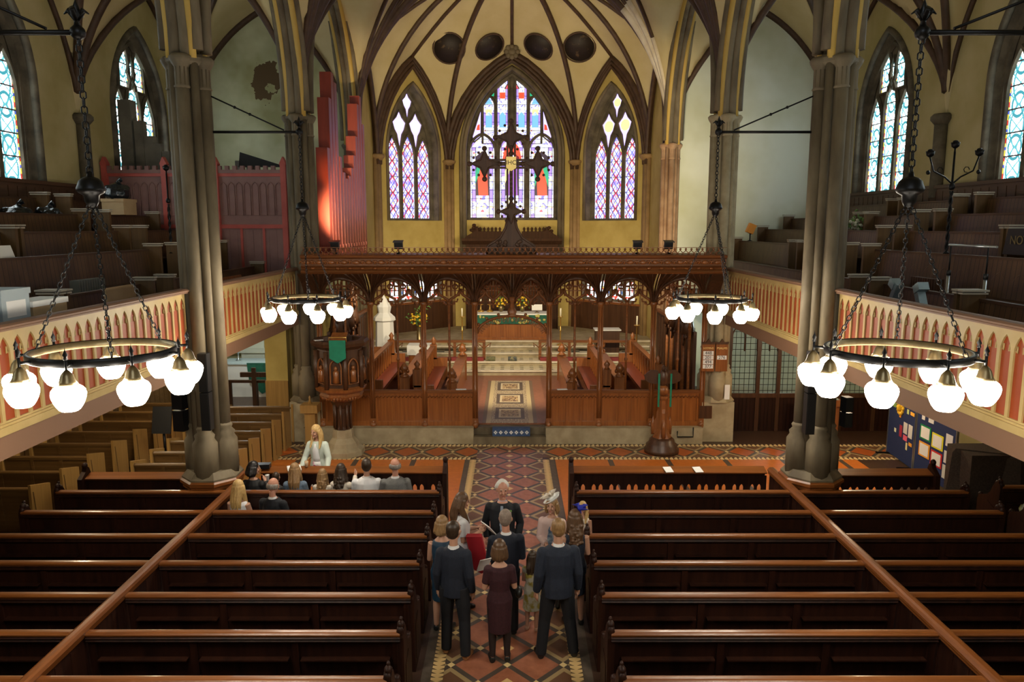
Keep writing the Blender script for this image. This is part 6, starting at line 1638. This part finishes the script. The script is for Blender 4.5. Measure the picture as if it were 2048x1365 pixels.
# the group standing in the aisle
person('man in navy suit and tan shoes, seen from behind, left of the aisle group', X(908, 9.0), 9.0, R(-12), 1.8, wide=.9, arms=('down', 'down'), turn=R(-15), hair='short', hm=H_dark, top=Navy, bottom=Navy2, shoes=Tan, legpos=((-.02, .02), (.06, -.08)), vox=.009)
P = person('woman in maroon lace dress with brown bob, back to the viewer', X(999, 8.85), 8.85, R(4), 1.62, 'f', arms=('hold', 'hold'), hair='bob', hm=H_brown, dress=Maroon, hem=.46, sleeve='short', legs=Tights, vox=.009)
o = MB().obox(P[1](-.2, .34, 1.26), (.16, .01, .22), rz=.5, rx=.5).build('order_of_service', Paper); tag(o, 'folded order of service held by the woman in maroon', 'paper')
o = MB().ball(P[1](.27, .12, .95), .05, .09, .075, 10).build('clutch_bag', BlackL); tag(o, 'small black clutch at the right hip of the woman in maroon', 'bag')
person('tall man in dark blue suit, legs apart, back to the viewer, right of the group', X(1116, 8.95), 8.95, R(8), 1.86, arms=('down', 'down'), hair='short', hm=H_fair, top=Navy3, bottom=Navy2, wide=1.06, legpos=((-.1, .0), (.1, -.02)), vox=.009)
P = person('small girl with long dark hair and floral dress beside the tall man', X(1064, 9.6, .8), 9.6, R(-20), 1.14, 'f', arms=('front', 'front'), hair='long', hm=H_dark, dress=Floral2, hem=.5, sleeve='cap', shirt='flare', shoes=DkRed, vox=.012)
person('grey haired man in navy suit with back turned, behind the woman in maroon', X(1012, 9.5), 9.5, R(10), 1.76, arms=('front', 'front'), turn=R(-20), hair='short', hm=plain('cropped_grey_hair', (.2, .15, .12), .6, c2=(.27, .21, .17), scale=50), top=Navy, bottom=Navy2, skin=Skin2)
P = person('white haired old man facing the viewer in dark suit, pale tie and buttonhole', X(1005, 10.6), 10.6, R(176), 1.78, arms=('pocket', 'pocket'), turn=R(14), nod=R(-9), hair='wavy', hm=H_white, top=Navy2, bottom=Navy2, shirt=ShirtB, skin=Skin2, wide=1.04, vox=.009)
front(P, .1, .5, .05, ShirtB, 'shirt_front', .15, .006)
child(MB().prism([(-.018, 1.42), (.018, 1.42), (.03, 1.15), (0, 1.08), (-.03, 1.15)], lambda a, b, d: (a, d + min(.05, (1.43 - b) * .35), b), .106, .116), 'tie', plain('grey_tie', (.25, .3, .38), .6), P)
q = MB()
for k in range(7): q.ball(V_ if False else (-.1 + .022 * math.cos(k), .15, 1.33 + .022 * math.sin(k)), .018, .015, .018, 6)
bt = child(q, 'buttonhole', WhiteCloth, P); child(MB().tube([(-.09, .15, 1.32), (-.06, .15, 1.25)], .006, 5).ball((-.12, .145, 1.36), .03, .01, .02, 6), 'leaf', Leaf, P)
P = person('woman with long brown hair in pale top and red skirt, turned right', X(922, 10.3), 10.3, R(-75), 1.7, 'f', arms=('hold', 'hold'), nod=R(-12), hair='long', hm=H_brown, top=Shirt, dress=RedC, hem=.55, sleeve='short', collar=False)
o = MB().obox(P[1](.02, .42, 1.18), (.26, .012, .2), rz=R(-60), rx=.7).build('order_of_service', Paper); tag(o, 'white order of service held by the long haired woman in red skirt', 'paper')
o = MB().prism([(-.1, .0), (.12, .0), (.17, -.5), (.05, -.56), (-.05, -.5)], lambda a, b, d: (P[1](.2, .1, 1.2).x + a + .04 - b * .12, P[1](.2, .1, 1.2).y - .05 + d - b * .04, P[1](.2, .1, 1.2).z + b), -.06, .06).build('red_jacket', RedC); tag(o, 'red jacket hanging over the arm of long haired woman', 'jacket')
person('woman in teal sleeveless dress with fair bob, at left edge of the group', X(884, 9.6), 9.6, R(-8), 1.63, 'f', arms=('front', 'front'), hair='bob', hm=H_fair, dress=Teal, hem=.5, sleeve='none', legs=None)
P = person('woman in white feathered hat and blush jacket facing the viewer', X(1104, 10.35), 10.35, R(165), 1.62, 'f', arms=('front', 'front'), turn=R(-5), nod=R(-5), hair='bob', hm=H_fair, top=Blush, dress=BlueP, hem=.5, sleeve='long', collar=False)
front(P, -.1, .46, .075, BlueP, 'blouse', .15, .006)
ht = thing('feathered_hat', 'white wide-brimmed hat with feathers on the woman facing the viewer', 'hat', P[1](0, 0, 1.7)); c = P[1](0, .0, 1.735)
Mx = Matrix.Translation(c) @ Matrix.Rotation(-.6, 4, 'Y') @ Matrix.Rotation(-.1, 4, 'X')
MB().lathe([(.0, .07), (.06, .065), (.08, .03), (.085, 0), (.11, .0), (.135, .02), (.14, .024), (.11, -.012), (.08, -.012)], (0, 0, 0), 20).xf(Mx).build('brim', WhiteCloth, ht)
q = MB()
for k in range(6): q.tube([(.03, -.05, .05), (.08 * math.cos(k), -.06 + .05 * math.sin(k), .1), (.14 * math.cos(k), -.08 + .1 * math.sin(k), .11)], [.012, .03, .006], 6)
q.xf(Mx).build('feather', Ivory, ht)
P = person('woman with long curly hair and royal blue fascinator, behind the tall man', X(1150, 9.75), 9.75, R(5), 1.66, 'f', arms=('front', 'front'), hair='curly', hm=H_brown, dress=Navy, hem=.5, sleeve='none')
q = MB(); c = P[1](.05, .03, 1.74); rr = random.Random(2)
for k in range(9): q.tube([c, c + Vector((rr.uniform(-.06, .1), rr.uniform(-.06, .06), rr.uniform(.01, .08))), c + Vector((rr.uniform(-.1, .14), rr.uniform(-.1, .1), rr.uniform(-.02, .1)))], [.01, .03, .004], 6)
o = q.build('fascinator', RoyalB); tag(o, 'royal blue feather fascinator in the curly haired woman\'s hair', 'hat')
person('blonde girl with wavy hair and pale dress standing in a right pew', X(1166, 11.15, 1.2), 11.15, R(150), 1.25, 'f', arms=('front', 'front'), turn=R(20), hair='curly', hm=H_blonde, dress=Ivory, hem=.45, sleeve='none')
# people at the front left pews
P = person('blonde woman in mint jacket and floral skirt standing before the front desk', X(637, 14.1), 14.1, R(172), 1.7, 'f', arms=('lean', 'lean'), turn=R(-20), nod=R(-10), hair='long', hm=H_blonde, top=Mint, dress=Floral, hem=.5, shirt='flare', collar=False, lean=.12)
front(P, .1, .47, .095, Shirt, 'white_top', .15, .012); front(P, -.3, .1, .125, Floral, 'skirt_front', .165, .012)
SD = 12.72
person('woman with long brown hair in denim jacket seated in the front left pew', X(589, SD), SD, R(4), 1.64, 'f', True, ('lap', 'lap'), hair='long', hm=H_fair, top=Denim, bottom=Navy2)
person('small girl with blonde curls and white bow seated in front left pew', X(644, SD), SD, R(-3), 1.42, 'f', True, ('lap', 'lap'), hair='curly', hm=H_fair, dress=Ivory, sleeve='short')
person('girl with dark wavy hair raising an arm, seated in front left pew', X(681, SD), SD, R(-10), 1.62, 'f', True, ('lap', 'reach'), hair='curly', hm=H_dark, dress=Ivory, sleeve='long')
person('dark haired man in white shirt seated in the front left pew', X(733, SD), SD, R(6), 1.82, 'm', True, ('lap', 'lap'), hair='short', hm=H_dark, top=Shirt, bottom=Navy2, wide=1.05)
person('balding man in grey suit jacket seated nearest the aisle, front pew', X(790, SD), SD, R(8), 1.82, 'm', True, ('lap', 'lap'), turn=R(15), hair='fringe', hm=H_grey, top=Grey, bottom=Grey, skin=Skin2, wide=1.06)
P = person('woman with black hair and black jacket drinking from a cup', X(506, SD), SD, R(-8), 1.7, 'f', True, ('lap', 'up'), turn=R(-48), nod=R(-8), hair='bob', hm=H_black, top=Black, bottom=Black, collar=False)
o = MB().lathe([(.03, -.05), (.04, .06), (.042, .062), (.0, .06)], P[4] @ (P[3][1][2] + Vector((-.0, .09, .03))), 12).build('paper_cup', Paper); tag(o, 'white paper cup raised by the woman in black', 'cup')
person('young boy in dark clothes, low in the front left pew', X(551, SD), SD, R(-10), 1.3, 'm', True, ('lap', 'lap'), hair='short', hm=H_dark, top=Black, bottom=Black, collar=False)
SD2 = 11.75
person('blonde woman in white sleeveless dress seated in the second left pew', X(476, SD2), SD2, R(-10), 1.7, 'f', True, ('lap', 'lap'), hair='long', hm=H_blonde, dress=Shirt, sleeve='none')
person('bald man in dark suit seated in the second left pew', X(545, SD2), SD2, R(-14), 1.76, 'm', True, ('lap', 'lap'), turn=R(-15), nod=R(-10), hair='fringe', hm=H_grey, top=Navy2, bottom=Navy2, skin=Skin2)
# small things on the desks and pews
DZ = 1.06
for k, (px, Y, nm, mt) in enumerate(((1335, 13.42, 'white paper on the right front desk, nearer the aisle', Paper), (1394, 13.42, 'white paper on the right front desk, further from the aisle', Paper))):
    o = MB().obox((X(px, Y, 1.0), Y - .06, 1.042), (.15, .2, .006), rz=.15, rx=.2).build('service_sheet', mt); tag(o, nm, 'paper')
o = MB().obox((X(522, 13.4, 1.0), 13.44, 1.09), (.32, .16, .08), rz=.1).build('handbag', BlackL); tag(o, 'black handbag lying on the front desk near the left column', 'bag')
o = MB().obox((X(588, 13.35, 1.0), 13.37, 1.06), (.24, .2, .03), rz=.4, rx=.2).build('open_booklet', Paper); tag(o, 'open white booklet on the left front desk', 'booklet')
o = MB().lathe([(.028, 0), (.038, .11), (.0, .11)], (X(612, 13.45, 1.0), 13.5, 1.05), 12).build('paper_cup', plain('kraft_cup', (.5, .36, .22), .7)); tag(o, 'brown paper cup on the desk before the standing blonde woman', 'cup')
